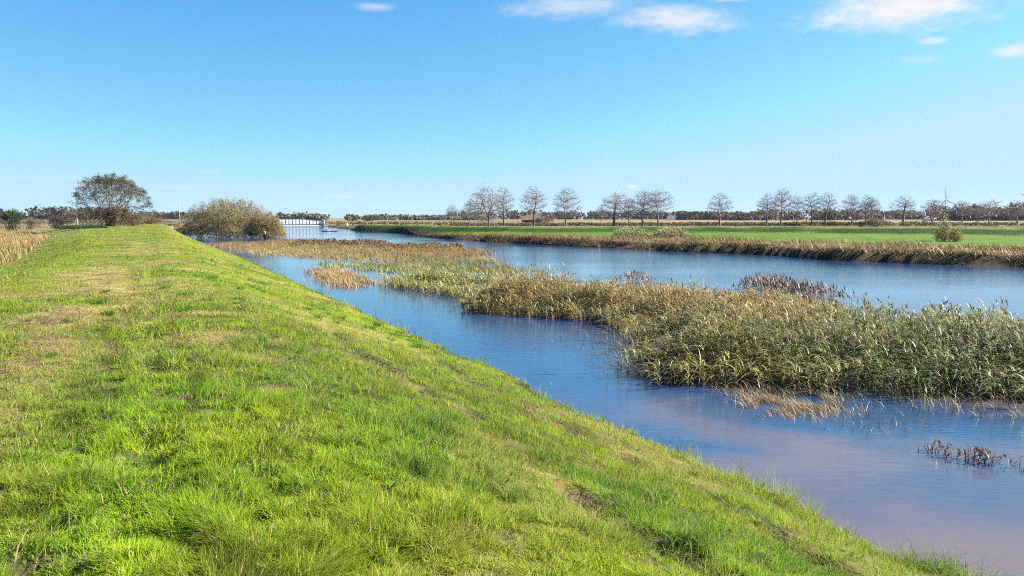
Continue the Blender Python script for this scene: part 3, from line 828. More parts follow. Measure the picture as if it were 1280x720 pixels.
def build_bank_face():
    n = 60000
    i = rng.integers(6, len(W2) - 3, n); u = rng.uniform(0, 1, n)[:, None]
    a, b = W2[i], W2[i + 1]
    wgt = np.linalg.norm(b - a, axis=1); e = b - a
    nrm = np.column_stack([-e[:, 1], e[:, 0]]) / wgt[:, None]
    p = a + e * u + nrm * rng.uniform(-.15, 2.2, n)[:, None]
    z = height(p[:, 0], p[:, 1])
    k = (rng.uniform(0, wgt.max(), n) < wgt) & (z > .02) & (z < .8) & (fbm(p[:, 0] * .5, p[:, 1] * .5, 71, 3) > .40)
    tall_grass('bank_grass', p[k], z[k], .2, .6, [[.05, .038, .02], [.09, .065, .03], [.04, .035, .018], [.16, .11, .05]], .07, 'dark withered grass hanging down the far bank face', 'grass', 1.0, az0=3.7)
build_bank_face()

def build_far_green():
    n = 30000
    x = rng.uniform(-55, 140, n); y = rng.uniform(70, 240, n)
    z, g = height(x, y, True)
    k = (~g['near']) & (~g['inW']) & (g['dC'] < 14)
    x, y, z = x[k], y[k], z[k]; dC = g['dC'][k]; sC = g['sC'][k]
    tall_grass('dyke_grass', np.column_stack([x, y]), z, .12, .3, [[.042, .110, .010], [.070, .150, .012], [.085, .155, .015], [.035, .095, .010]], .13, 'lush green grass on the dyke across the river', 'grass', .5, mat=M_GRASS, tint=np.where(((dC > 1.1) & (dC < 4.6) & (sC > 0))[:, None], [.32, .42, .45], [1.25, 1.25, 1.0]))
build_far_green()

# left rough field
def build_left_field():
    n = 26000
    s = rng.uniform(35, 215, n); tl = -3.4 - .075 * np.clip(s - 50, 0, 165)
    t = tl - 3.2 - 4.0 * sstep(112, 145, s) - rng.uniform(0, 1, n) ** 1.3 * 42
    x = s * D[0] + t * N[0]; y = s * D[1] + t * N[1]
    k = (y > 35) & (x / y > -.85)
    x, y = x[k], y[k]
    f = fbm(x * .12, y * .12, 301, 3)
    z = height(x, y)
    tall_grass('rough_grass', np.column_stack([x, y]), z, .25, .65, [[.27, .19, .075], [.26, .19, .07], OLV, [.14, .115, .04], [.24, .165, .06], TAN], .06, 'tan and olive rough grass filling the low field left of the dyke', 'grass', .5, hmap=.5 + f)
build_left_field()

# ------------------------------------------------------------------ trees
def branch(p, pts, segs, rs, r_tip, k_r, depth=0, frac=.42, jig=.04, dmax=9):
    """join a cloud of twig ends to p by splitting it again and again: a crown of any outline"""
    n = len(pts)
    if n <= 2 or depth >= dmax:
        for q in pts[:6]:
            m = (p + q) / 2 + rs.normal(0, jig * .6, 3) * np.linalg.norm(q - p)
            segs.append((p, m, r_tip * 1.3, r_tip, depth)); segs.append((m, q, r_tip, r_tip * .6, depth))
        return
    k = 2 if (n < 12 or rs.uniform() < .6) else 3
    d = pts - p; d = d / (np.linalg.norm(d, axis=1)[:, None] + 1e-9)
    w = d + .6 * (pts - pts.mean(0)) / (pts.std() + 1e-9)
    cen = w[rs.choice(n, k, replace=False)]
    for _ in range(4):
        lab = np.argmin(((w[:, None] - cen[None]) ** 2).sum(2), 1)
        cen = np.array([w[lab == i].mean(0) if (lab == i).any() else cen[i] for i in range(k)])
    for i in range(k):
        sub = pts[lab == i]
        if not len(sub): continue
        c_ = sub.mean(0)
        f = frac * rs.uniform(.75, 1.25)
        q = p + (c_ - p) * f + rs.normal(0, jig, 3) * np.linalg.norm(c_ - p)
        r0 = max(r_tip, k_r * n ** .45 * .0 + k_r * len(sub) ** .45); r1 = max(r_tip, r0 * .85)
        m = (p + q) / 2 + rs.normal(0, jig, 3) * np.linalg.norm(q - p)
        segs.append((p, m, r0, (r0 + r1) / 2, depth)); segs.append((m, q, (r0 + r1) / 2, r1, depth))
        branch(q, sub, segs, rs, r_tip, k_r, depth + 1, frac, jig, dmax)

def crown_points(rs, n, z0, z1, half, shape=1.0, hollow=.55, lumps=0, power=2.0):
    """twig ends in a lumpy egg between heights z0 and z1"""
    out = []
    lv = rs.normal(size=(14, 3)); lv /= np.linalg.norm(lv, axis=1)[:, None]; la = rs.uniform(-.28, .22, 14)
    while len(out) < n:
        d = rs.normal(size=3); d /= np.linalg.norm(d)
        r = rs.uniform() ** hollow
        bump = 1 + (la * np.exp(-((lv - d) ** 2).sum(1) / .25)).sum()
        r *= bump
        zz = d[2] * r
        wid = 1.0 - .25 * max(0, zz) if shape > 0 else 1.0
        out.append((d[0] * r * half * wid, d[1] * r * half * wid, (z0 + z1) / 2 + zz * (z1 - z0) / 2 - .06 * (z1 - z0) * (d[0] ** 2 + d[1] ** 2) * r))
    return np.array(out)

def crown_mesh(segs, tips, twigcol, leafcol, nleaf, leafsize, spread=.018, zmin=-9, sides=4, aspect=.5):
    v, q = tubes([s_[:4] for s_ in segs], sides)
    c = np.repeat(jit(np.array(twigcol), len(segs), .2, .05), 2 * sides, axis=0)
    parts = [(v, q, c)]
    if nleaf:
        sel = tips[tips[:, 2] > zmin]
        k = rng.integers(0, len(sel), nleaf)
        cen = sel[k] + rng.normal(0, spread, (nleaf, 3))
        parts.append(leaf_quads(cen, leafsize * rng.uniform(.6, 1.3, nleaf), aspect, jit(np.array(leafcol), nleaf, .25, .08)))
    return merge(*parts)

VARIANTS = []
#  seed, crown base, crown half width, fork height, trunks, twig ends
for sd_, z0, half, fork, stm, ne in [(11, .27, .33, .36, 1, 1500), (12, .22, .36, .32, 1, 1600), (13, .30, .37, .34, 1, 1400), (14, .25, .31, .42, 1, 1300), (15, .30, .27, .45, 1, 1000), (16, .10, .46, .14, 1, 2400), (17, .26, .34, .33, 1, 1500), (18, .24, .35, .38, 1, 1500), (31, .22, .38, .30, 1, 1300), (32, .33, .30, .40, 1, 1100), (33, .20, .33, .28, 1, 1500), (34, .28, .40, .35, 1, 1200), (35, .18, .30, .30, 1, 1400)]:
    rs = np.random.default_rng(sd_)
    pts = crown_points(rs, ne, z0, 1.0, half)
    segs = []
    top = np.array([rs.normal(0, .02), rs.normal(0, .02), fork])
    mid = top * .5 + np.array([rs.normal(0, .008), rs.normal(0, .008), 0])
    T = [(np.zeros(3) - [0, 0, .03], mid, .026, .020), (mid, top, .020, .017)]
    if fork > .2:      # a leader carries on up through the crown, limbs leave it at several heights
        q = top.copy(); zs = [fork + .13, fork + .27, .80]
        groups = np.argmin(np.abs((pts[:, 2] - .30 * np.hypot(pts[:, 0], pts[:, 1]) / half * .5)[:, None] - np.array([fork] + zs)[None]), 1)
        r0 = .016; cur = top
        for gi, zq in enumerate([fork] + zs):
            if gi:
                nq = np.array([cur[0] + rs.normal(0, .02), cur[1] + rs.normal(0, .02), zq])
                segs.append((cur, nq, r0, r0 * .68, 0)); r0 *= .68; cur = nq
            sub = pts[groups == gi]
            if len(sub) > 2: branch(cur, sub, segs, rs, .0017, .00085, 1, .40, .05)
    else:
        branch(top, pts, segs, rs, .0017, .00095, 0, .40, .05)
    tv, tq = tubes(T, 8)
    tm = quads_mesh('trunk', tv, tq, smooth=True); tm.materials.append(M_BARK)
    cm = quads_mesh('crown', *crown_mesh(segs, pts, (.235, .195, .190), (.15, .125, .085), 300, .018, zmin=.62)); cm.materials.append(M_TWIG)
    VARIANTS.append((tm, cm, 2 * np.percentile(np.hypot(pts[:, 0], pts[:, 1]), 90)))

def bare_tree(px, top, base, wpx, var, label, dist, group='bare trees along the far road', rot=None):
    x = at_d(px, dist)
    zb = float(height(np.array([x]), np.array([dist]))[0])
    h = z_at(top, dist) - zb
    tm, cm, ext = VARIANTS[var]
    t = thing('bare_tree', label, 'tree', (x, dist, zb), rng.uniform(0, 6.28) if rot is None else rot, group)
    w = wpx / FPX * dist / (ext * h)
    t.scale = (h * w * rng.uniform(.95, 1.08), h * w, h)
    t.rotation_euler = (rng.normal(0, .025), rng.normal(0, .03), t.rotation_euler.z)
    for nm, me in (('trunk', tm), ('crown', cm)):
        o = bpy.data.objects.new(nm, me); C.objects.link(o); o.parent = t
ROW = [(566, 255, 16, 3, 'tiny bare sapling at the far left end of the tree row', 260),
       (587, 249, 22, 2, 'small bare tree leaning left beside the big first tree', 225),
       (609, 228, 46, 5, 'widest bare tree with trunk forked low, at the left of the row', 200),
       (630, 232, 24, 4, 'slim bare tree touching the right side of the widest one', 206),
       (667, 231, 34, 1, 'lone bare tree standing in front of the brown farmhouse', 205),
       (707, 231, 33, 0, 'lone bare tree just right of the farmhouse and gatepost', 208),
       (751, 255, 16, 3, 'small bare sapling under the left crown of a trio', 236),
       (767, 236, 38, 2, 'wide bare tree above the left end of the pale bank shrub', 215),
       (786, 246, 18, 4, 'thin faint bare tree between two wide crowns above the pale shrub', 250),
       (803, 235, 34, 0, 'bare tree with crown merging into its right neighbour above the shrub', 216),
       (822, 234, 36, 3, 'bare tree above the right end of the pale bank shrub', 216),
       (899, 240, 32, 1, 'isolated bare tree in the wide gap right of the white farm', 226),
       (957, 241, 26, 2, 'bare tree with ragged left limb left of the tallest mid-row tree', 236),
       (975, 233, 28, 1, 'tallest bare tree in the middle of the right-hand row', 238),
       (995, 240, 19, 4, 'narrow bare tree right next to the tallest mid-row one', 240),
       (1013, 240, 25, 0, 'bare tree second right of the tallest mid-row one', 242),
       (1030, 239, 26, 3, 'bare tree third right of the tallest mid-row one', 243),
       (1063, 240, 26, 0, 'bare tree just left of the round olive bush', 246),
       (1081, 241, 20, 4, 'slim bare tree rising behind the round olive bush', 248),
       (1088, 243, 22, 2, 'bare tree over the right half of the round olive bush', 250),
       (1128, 244, 33, 1, 'broad bare tree left of the white farm tower', 258),
       (1164, 247, 30, 5, 'spreading bare tree between the white tower and the turbine', 266),
       (1200, 249, 26, 3, 'faint bare tree just right of the tall yellow-green shrub', 272),
       (1220, 252, 18, 4, 'thin bare tree between two wind turbines before dark woods', 276),
       (1235, 250, 26, 0, 'bare tree below the small middle turbine', 280),
       (1269, 249, 28, 2, 'last bare tree at the right end of the row', 288)]
for k, (px, top, w, var, lab, dist) in enumerate(ROW): bare_tree(px, top, 281, w, 5 if var == 5 and k < 3 else [0, 1, 2, 3, 4, 6, 7, 8, 9, 10, 11, 12][(k * 5) % 12], lab, dist)

# left dyke tree (still leafy on top), with bramble under it
def leafy_tree():
    d = 152; x = at_d(139, d); zb = float(height(np.array([x]), np.array([d]))[0])
    h = z_at(219, d) - zb
    rs = np.random.default_rng(5)
    half = 48 / FPX * d
    t = thing('dyke_tree', 'spreading umbrella-crowned tree with thin dark leaves at the end of the dyke', 'tree', (x, d, zb))
    n = 2600
    a = rs.uniform(0, 2 * math.pi, n); rr = np.sqrt(rs.uniform(0, 1, n)) * (1 + .13 * np.sin(3 * a + 1) + .08 * np.sin(5 * a))
    roof = h * (1 - .50 * np.clip(rr, 0, 1.2) ** 3.2 + .04 * np.sin(2.3 * a + 1)) - h * .05 * (1 + np.sin(7 * a + 9 * rr))
    depth_ = rs.uniform(0, 1, n) ** 1.5 * h * .5
    P_ = np.column_stack([np.cos(a) * rr * half, np.sin(a) * rr * half * .9, np.maximum(roof - depth_ * (1 + .35 * rr), h * .19)])
    T, segs = [], []
    fork = [np.array([.0, 0, h * .16]), np.array([-.9, .3, h * .2]), np.array([1.0, -.2, h * .2])]
    lab = np.argmin(np.abs(P_[:, 0:1] / half - np.array([[0.05, -.55, .6]])), 1)
    for k in range(3):
        b0 = np.array([fork[k][0] * .35, fork[k][1] * .3, -.1]); m = (b0 + fork[k]) / 2 + rs.normal(0, .08, 3)
        T += [(b0, m, .26, .2), (m, fork[k], .2, .17)]
        branch(fork[k], P_[lab == k], segs, rs, .016, .0085, 0, .42, .06)
    tv, tq = tubes(T, 8); new_obj('trunk', quads_mesh('trunk', tv, tq, smooth=True), M_BARK, t)
    v, q = tubes([s_[:4] for s_ in segs], 4); c = np.repeat(jit(np.array([.15, .12, .095]), len(segs), .2), 8, axis=0)
    sel = P_[(depth_ < h * .12) & ((P_[:, 0] > -half * .35) | (rs.uniform(0, 1, n) < .35))]
    nl = 19000; k = rng.integers(0, len(sel), nl)
    cen = sel[k] + rng.normal(0, 1, (nl, 3)) * [.22, .22, .16]
    lc = mixc(np.array([.05, .058, .022]), np.array([.095, .075, .03]), rng.uniform(0, 1, nl))
    m_ = merge((v, q, c), leaf_quads(cen, .19 * rng.uniform(.6, 1.4, nl), .42, jit(lc, nl, .2)))
    new_obj('crown', quads_mesh('crown', *m_), M_LEAF, t)
leafy_tree()

def shrub(name, label, cat, cx, cy, rx, ry, h, cols, nleaf, lsize, stems=40, group=None, z0=None, lean=0.0, aspect=.45, clump=.55, flat=.0, twig=(.16, .12, .09), dome=2.0, parent=None):
    """dome of twigs and leaves, uneven outline"""
    zb = float(height(np.array([cx]), np.array([cy]))[0]) if z0 is None else z0
    t = thing(name, label, cat, (cx, cy, zb), 0, group)
    # lumps
    nl = 26
    ang_ = rng.uniform(0, 6.28, nl); rad = np.sqrt(rng.uniform(0, 1, nl)) * .80
    lx, ly = np.cos(ang_) * rad * rx, np.sin(ang_) * rad * ry
    lz = h * (.25 + .52 * np.sqrt(np.clip(1 - rad ** dome, 0, 1)) * rng.uniform(.75, 1.0, nl))
    lr = rng.uniform(.16, .30, nl)
    k = rng.integers(0, nl, nleaf)
    dirs = rng.normal(size=(nleaf, 3)); dirs /= np.linalg.norm(dirs, axis=1)[:, None]
    rr = rng.uniform(.15, 1.0, nleaf) ** clump
    cen = np.column_stack([lx[k], ly[k], lz[k]]) + dirs * rr[:, None] * np.column_stack([lr[k] * rx * 1.15, lr[k] * ry * 1.15, lr[k] * h])
    low = rng.uniform(0, 1, nleaf) < .28
    cen[low, 2] *= rng.uniform(.1, .8, low.sum())
    cen[:, 2] = np.clip(cen[:, 2], .05, None)
    cols = np.asarray(cols, float)
    lumpc = rng.integers(0, len(cols), nl)
    ci = np.where(rng.uniform(0, 1, nleaf) < .6, lumpc[k], rng.integers(0, len(cols), nleaf))
    crown = leaf_quads(cen, lsize * rng.uniform(.5, 1.4, nleaf), aspect, jit(cols[ci], nleaf, .2))
    # twigs from the base to the lumps and past them
    segs = []
    for i in range(stems):
        j = rng.integers(0, nl)
        p = np.array([rng.normal(0, rx * .25), rng.normal(0, ry * .25), 0.0])
        q = np.array([lx[j], ly[j], lz[j]]) + rng.normal(0, 1, 3) * [lr[j] * rx, lr[j] * ry, lr[j] * h] * .4
        m = (p + q) / 2 + np.array([0, 0, h * .1]) + rng.normal(0, .03, 3) * [rx, ry, h]
        r0 = h * .010
        segs += [(p, m, r0, r0 * .7), (m, q, r0 * .7, r0 * .35)]
        for _ in range(9):
            e = q + rng.normal(0, 1, 3) * [rx * .055, ry * .055, h * .05] + np.array([lean, 0, h * .02])
            segs.append((q, e, r0 * .35, r0 * .15))
    v, qd = tubes(segs, 4)
    new_obj('stem', quads_mesh('stem', v, qd, np.tile(jit(np.array(twig), 1, .1), (len(v), 1))), M_TWIG, t)
    new_obj('foliage', quads_mesh('foliage', *crown), M_LEAF, t)
    return t

# bramble and scrub at the end of the dyke
def sh(name, label, cat, px, d, halfpx, top, cols, nleaf, lsize, depth=.8, **kw):
    x = at_d(px, d); zb = kw.pop('z0', None)
    zz = float(height(np.array([x]), np.array([d]))[0]) if zb is None else zb
    hx = halfpx / FPX * d
    return shrub(name, label, cat, x, d, hx, hx * depth, z_at(top, d) - zz, cols, nleaf, lsize, z0=zz, **kw)
BR = [[.13, .085, .055], [.19, .12, .07], [.10, .075, .04], [.16, .12, .05]]
sh('bramble_shrub', 'brown bramble thicket under the umbrella-crowned tree', 'shrub', 141, 150, 36, 255, BR, 9500, .20, depth=.35)
sh('bramble_shrub', 'brown thicket joining the right side of the tree bramble', 'shrub', 166, 160, 18, 264, BR, 3600, .2, depth=.5)
sh('bramble_shrub', 'low russet scrub right of the umbrella-crowned tree', 'shrub', 182, 205, 32, 270, [[.20, .12, .07], [.24, .15, .07], [.15, .11, .05]], 3200, .24, depth=.4)
sh('bramble_shrub', 'greyish bare scrub behind the two fence posts', 'shrub', 108, 166, 13, 266, [[.15, .11, .085], [.19, .14, .10]], 1800, .20, depth=.6)
sh('evergreen_shrub', 'dark green bushy shrub at the far left of the field', 'shrub', 18, 190, 16, 258, [[.03, .06, .025], [.045, .08, .03], [.025, .05, .02]], 5200, .26, depth=.8)
sh('scrub_hedge', 'low dark purple-brown scrub left of the dyke tree', 'shrub', 72, 215, 26, 268, [[.075, .05, .045], [.10, .07, .055], [.06, .045, .035]], 4200, .26, depth=.4)
sh('scrub_hedge', 'olive-brown scrub beside the dark green shrub', 'shrub', 38, 205, 18, 271, [[.12, .10, .045], [.15, .11, .06]], 2000, .22, depth=.5)
sh('scrub_hedge', 'brownish thicket at the left edge of the picture', 'shrub', -6, 200, 18, 270, [[.14, .09, .06], [.12, .10, .05]], 2000, .22, depth=.5)
# big sallow bush in the water
WIL = [[.31, .235, .105], [.27, .20, .085], [.22, .185, .075], [.33, .255, .115], [.16, .14, .06]]

def twig_bush(name, label, cat, px, d, halfpx, top, ne, nl, depth, cols, z0=0.0, lsize=.21, power=2.6, twig=(.17, .125, .085), nst=9, spread=.20, aspect=.33):
    rs = np.random.default_rng(len(label))
    cols = np.array(cols, float); x = at_d(px, d); z0 = float(height(np.array([x]), np.array([d]))[0]) if z0 is None else z0
    h = z_at(top, d) - z0; hx = halfpx / FPX * d
    t = thing(name, label, cat, (x, d, z0))
    a = rs.uniform(0, 2 * math.pi, ne); rr = rs.uniform(0, 1, ne) ** .5
    edge = 1 + .10 * np.sin(2 * a + 1) + .07 * np.sin(5 * a + 2) + .05 * np.sin(9 * a)
    dome = h * (1 - rr ** power) ** .6 * (.93 + .10 * vnoise(np.cos(a) * rr * 5 + 9, np.sin(a) * rr * 5 + 9, 4))
    f = rs.uniform(0, 1, ne) ** .8
    P_ = np.column_stack([np.cos(a) * rr * edge * hx, np.sin(a) * rr * edge * hx * depth, .05 + np.maximum(dome, h * .22) * f])
    segs = []
    for k in range(nst):
        b = np.array([rs.normal(0, hx * .22), rs.normal(0, hx * .2 * depth), -.1])
        dist = ((P_[:, :2] - b[:2]) ** 2).sum(1)
        lab_ = np.arange(ne) % nst == k
        branch(b, P_[lab_], segs, rs, .012, .006, 0, .42, .05)
    v, q = tubes([s_[:4] for s_ in segs], 4); c_ = np.repeat(jit(np.array(twig), len(segs), .2), 8, axis=0)
    new_obj('stem', quads_mesh('stem', v, q, c_), M_TWIG, t)
    k = rs.integers(0, ne, nl)
    cen = P_[k] + rng.normal(0, spread, (nl, 3)); cen[:, 2] = np.maximum(cen[:, 2], .04)
    cl = fbm(P_[k, 0] * .55 + 30, P_[k, 2] * .8 + 30, 19, 2)
    ci = np.clip((cl * 1.6 - .3 + rng.normal(0, .22, nl)) * len(cols), 0, len(cols) - 1).astype(int)
    new_obj('foliage', quads_mesh('foliage', *leaf_quads(cen, lsize * rng.uniform(.5, 1.4, nl), aspect, jit(cols[ci], nl, .2))), M_LEAF, t)
twig_bush('willow_bush', 'large round tan-leaved willow bush standing in the flood water', 'bush', 287, 149, 57, 247, 3200, 60000, .75, WIL, lsize=.2)
twig_bush('willow_bush', 'lower tan willow bush against the right side of the big round one', 'bush', 333, 147, 22, 264, 900, 17000, .9, WIL, lsize=.2)
# shrubs on the far bank
PALE = [[.40, .37, .20], [.26, .25, .09], [.18, .19, .06], [.46, .42, .26]]
def bank_shrub(label, px, py, halfpx, hpx, cols, n, ls, name='bank_shrub', depth=.8, **kw):
    d = 3.0 / (py - 272) * 1000; x = at_d(px, d)
    zz = float(height(np.array([x]), np.array([d]))[0])
    shrub(name, label, 'shrub', x, d, halfpx / FPX * d, halfpx / FPX * d * depth, hpx / FPX * d, cols, n, ls, z0=zz, **kw)
twig_bush('bank_shrub', 'pale silvery shrub on the far bank, left one of two', 'shrub', 790, 112, 25, 285, 420, 2600, .6, PALE, z0=None, lsize=.24, power=2.0, nst=6, aspect=.3)
twig_bush('bank_shrub', 'whitish leafy shrub on the far bank, right one of two', 'shrub', 838, 108, 23, 284, 420, 2800, .6, PALE[::-1], z0=None, lsize=.26, power=1.8, nst=6, aspect=.3)
twig_bush('bank_shrub', 'tall yellow-green shrub on the far bank near the right', 'shrub', 1179, 92, 11, 264, 420, 2000, .9, [[.52, .46, .18], [.36, .33, .12], [.58, .50, .20], [.48, .42, .15], [.26, .25, .1]], z0=None, lsize=.17, power=1.0, nst=5, spread=.20)
twig_bush('bank_shrub', 'low bright yellow shrub leaning right of the tall yellow-green one', 'shrub', 1194, 90, 9, 281, 260, 1400, .8, [[.40, .34, .10], [.30, .27, .09]], z0=None, lsize=.15, power=1.6, nst=4, spread=.12)
sh('round_bush', 'round olive bush behind the far dyke', 'bush', 1094, 190, 14, 271, [[.17, .155, .06], [.13, .12, .05]], 2400, .2)
sh('round_bush', 'small dark bush touching the olive one on its left', 'bush', 1076, 192, 8, 275, [[.07, .075, .035], [.09, .085, .04]], 1200, .2)

twig_bush('shadow_foliage', 'low sprawling dark green patch on the left flank of the dyke', 'shrub', 105, 124, 19, 284.5, 700, 9000, 2.2, [[.02, .045, .02], [.03, .06, .022]], z0=None, lsize=.22, power=3.0, nst=8, spread=.16)  # added dark leaves standing in for a tree shadow on the slope
# small leaning bare tree by the posts
bare_tree(98, 259, 280, 30, 2, 'small wind-bent bare tree left of the dyke tree', 186, group='bare shrubs by the dyke')

# ------------------------------------------------------------------ hedge line, far woods
def mass(name, label, pts_fun, n, size, cols, cat='trees', aspect=.7):
    cen, _ = pts_fun(n)
    cols = np.asarray(cols, float)
    f = fbm(cen[:, 0] * .06, cen[:, 1] * .06, len(label), 2)
    ci = np.clip((f + rng.normal(0, .2, len(cen))) * len(cols), 0, len(cols) - 1).astype(int)
    m_ = leaf_quads(cen, size * rng.uniform(.5, 1.4, len(cen)), aspect, jit(cols[ci], len(cen), .15))
    o = new_obj(name, quads_mesh(name, *m_), M_LEAF)
    return tag(o, label, cat, kind='stuff')

def wood(px0, px1, d, hpx_lo, hpx_hi, depth, lumpw, base=1.0):
    """a wood's volume: lumpy crowns between two pixel columns at depth d"""
    x0, x1 = at_d(px0, d), at_d(px1, d)
    m = max(6, int((x1 - x0) / lumpw * 6))
    cx = rng.uniform(x0, x1, m); cy = d + rng.uniform(0, depth, m)
    hh = rng.uniform(hpx_lo, hpx_hi, m) / FPX * d * (.7 + .6 * fbm(cx / (lumpw * 4), cy * 0, 3, 2))
    def f(n):
        k = rng.integers(0, m, n)
        dr = rng.normal(size=(n, 3)); dr /= np.linalg.norm(dr, axis=1)[:, None]
        r = rng.uniform(.3, 1, n) ** .5
        p = np.column_stack([cx[k], cy[k], base + hh[k] * .55]) + dr * r[:, None] * np.column_stack([np.full(n, lumpw * .6), np.full(n, lumpw * .6), hh[k] * .5])
        p[:, 2] = np.where(rng.uniform(0, 1, n) < .2, rng.uniform(base - .5, base + hh[k] * .5), p[:, 2])
        return p, None
    return f
DK = [[.035, .035, .035], [.055, .045, .04], [.045, .05, .03], [.075, .055, .045]]
BN = [[.10, .07, .06], [.13, .085, .07], [.09, .075, .05]]
mass('far_woods', 'dark woods on the horizon at the left', wood(-40, 120, 1000, 9, 14, 60, 16), 2600, 4.5, DK)
mass('far_woods', 'low dark woods on the horizon behind the pole', wood(160, 260, 1100, 6, 9, 60, 15), 1500, 4.5, DK)
mass('far_woods', 'thin tree line on the horizon behind the bridge', wood(330, 610, 800, 5, 9, 50, 10), 4200, 3.0, [[.09, .085, .045], [.07, .075, .045], [.11, .095, .05]])
mass('far_woods', 'low purple-brown woods behind the left half of the tree row', wood(560, 860, 1100, 9, 14, 60, 15), 3600, 4.5, BN + DK)
mass('far_woods', 'dark woods behind the white farm and lone tree', wood(838, 925, 900, 10, 14, 50, 14), 2000, 4.0, DK)
mass('far_woods', 'reddish-brown wood behind the tallest mid-row trees', wood(915, 1075, 700, 11, 16, 50, 12), 3200, 3.2, BN)
mass('far_woods', 'thin dark wood behind the olive bush', wood(1060, 1190, 950, 9, 13, 50, 14), 2200, 4.0, DK + BN)
mass('far_woods', 'tall dark wood under the wind turbines', wood(1185, 1232, 620, 16, 25, 40, 9), 2400, 2.4, DK + BN)
mass('far_woods', 'tall dark wood at the right edge of the picture', wood(1240, 1340, 640, 15, 25, 40, 10), 3200, 2.6, DK)
mass('field_hedge', 'brown hedge along the road under the bare trees', wood(560, 1330, 240, 3.4, 5.4, 30, 1.8, base=1.0), 46000, .42, [[.10, .075, .045], [.13, .10, .05], [.085, .08, .03], [.15, .12, .06]], cat='hedge')
mass('field_hedge', 'low olive hedge beyond the bridge bank', wood(405, 600, 330, 2.0, 3.4, 8, 2.2, base=.9), 2400, .6, [[.14, .13, .05], [.10, .095, .04]], cat='hedge')
mass('field_hedge', 'low hedge closing the far end of the near dyke', wood(140, 222, 250, 1.6, 3.0, 4, 1.6, base=1.0), 1500, .4, [[.10, .09, .04], [.16, .13, .06]], cat='hedge')

RED = [[.17, .10, .065], [.13, .085, .06], [.20, .14, .07], [.16, .15, .055]]
mass('marsh_scrub', 'low rust-brown scrub along the back of the marsh island', wood(352, 470, 102, 4, 8.5, 12, 1.5, base=-.1), 9000, .22, RED, cat='scrub')
mass('marsh_scrub', 'low purple-brown scrub at the right back of the marsh island', wood(470, 575, 92, 4, 8.5, 9, 1.5, base=-.1), 8000, .2, RED, cat='scrub')

# ------------------------------------------------------------------ built things
def box(bm, cx, cy, cz, sx, sy, sz, rot=0):
    r = bmesh.ops.create_cube(bm, size=1)
    bmesh.ops.scale(bm, vec=(sx, sy, sz), verts=r['verts'])
    if rot: bmesh.ops.rotate(bm, cent=(0, 0, 0), matrix=Matrix.Rotation(rot, 3, 'Y'), verts=r['verts'])
    bmesh.ops.translate(bm, vec=(cx, cy, cz), verts=r['verts'])
    return r['verts']

def bm_obj(name, bm, mat, parent=None, bevel=0.0):
    if bevel: bmesh.ops.bevel(bm, geom=bm.edges[:], offset=bevel, segments=2, affect='EDGES', clamp_overlap=True)
    me = bpy.data.meshes.new(name); bm.to_mesh(me); bm.free()
    return new_obj(name, me, mat, parent)

def prism(bm, prof, y0, y1):
    a = [bm.verts.new((x, y0, z)) for x, z in prof]; b = [bm.verts.new((x, y1, z)) for x, z in prof]
    bm.faces.new(a); bm.faces.new(b[::-1])
    for i in range(len(prof)):
        j = (i + 1) % len(prof)
        bm.faces.new([a[j], a[i], b[i], b[j]])
    bmesh.ops.recalc_face_normals(bm, faces=bm.faces)

def bridge():
    d = 316
    x1 = at_d(405, d); x0 = x1 - 26
    ang_ = R(20)
    t = thing('footbridge', 'white panelled bridge with dark curved top rail over the river', 'bridge', (x1, d, 0), ang_)
    Ld = 26; zd = .98; W = 3.2
    bm = bmesh.new(); box(bm, -Ld / 2, W / 2, zd - .18, Ld, W, .30); bm_obj('deck', bm, M_DARKSTEEL, t)
    tops = lambda x: zd + np.interp(x, [-26, -17.5, -7.5, -3, 0], [1.95, 2.1, 2.1, 1.6, 1.35])
    for side, y in ((0, -.06), (1, W + .06)):
        bm = bmesh.new(); box(bm, -Ld / 2, y, zd - .52, Ld, .10, .34); bm_obj('fascia', bm, M_WHITE, t, .01)
        bm = bmesh.new(); box(bm, -Ld / 2, y, zd - .16, Ld, .12, .24); bm_obj('lower_rail', bm, M_DARKSTEEL, t, .01)
        xs = np.linspace(-Ld, 0, 21)
        bm = bmesh.new()
        pr = [(x, tops(x)) for x in np.linspace(-Ld, 0, 27)] + [(x, tops(x) + .16) for x in np.linspace(0, -Ld, 27)]
        prism(bm, pr, y - .1, y + .1); bm_obj('top_rail', bm, M_DARKSTEEL, t)
        for i, x in enumerate(xs):
            bm = bmesh.new(); h = tops(x) - zd + .05
            box(bm, x, y, zd + h / 2 - .03, .14, .15, h); bm_obj('post', bm, M_DARKSTEEL, t)
            if i < 20:
                xa, xb = x + .08, xs[i + 1] - .08
                bm = bmesh.new(); prism(bm, [(xa, zd + .02), (xb, zd + .02), (xb, tops(xb) - .03), (xa, tops(xa) - .03)], y - .03, y + .03)
                bm_obj('panel', bm, M_WHITE, t)
    bm = bmesh.new(); box(bm, .9, W / 2, .35, 1.9, W + 1.2, 1.7); bm_obj('abutment', bm, M_STONE, t, .03)
    bm = bmesh.new(); box(bm, -Ld - .9, W / 2, .35, 1.9, W + 1.2, 1.7); bm_obj('abutment', bm, M_STONE, t, .03)
    for y in (-.35, W + .35):
        bm = bmesh.new(); box(bm, .35, y, 1.9, .35, .35, 1.6); box(bm, .35, y, 2.75, .5, .5, .12); bm_obj('gate_post', bm, M_PLASTER, t)
bridge()

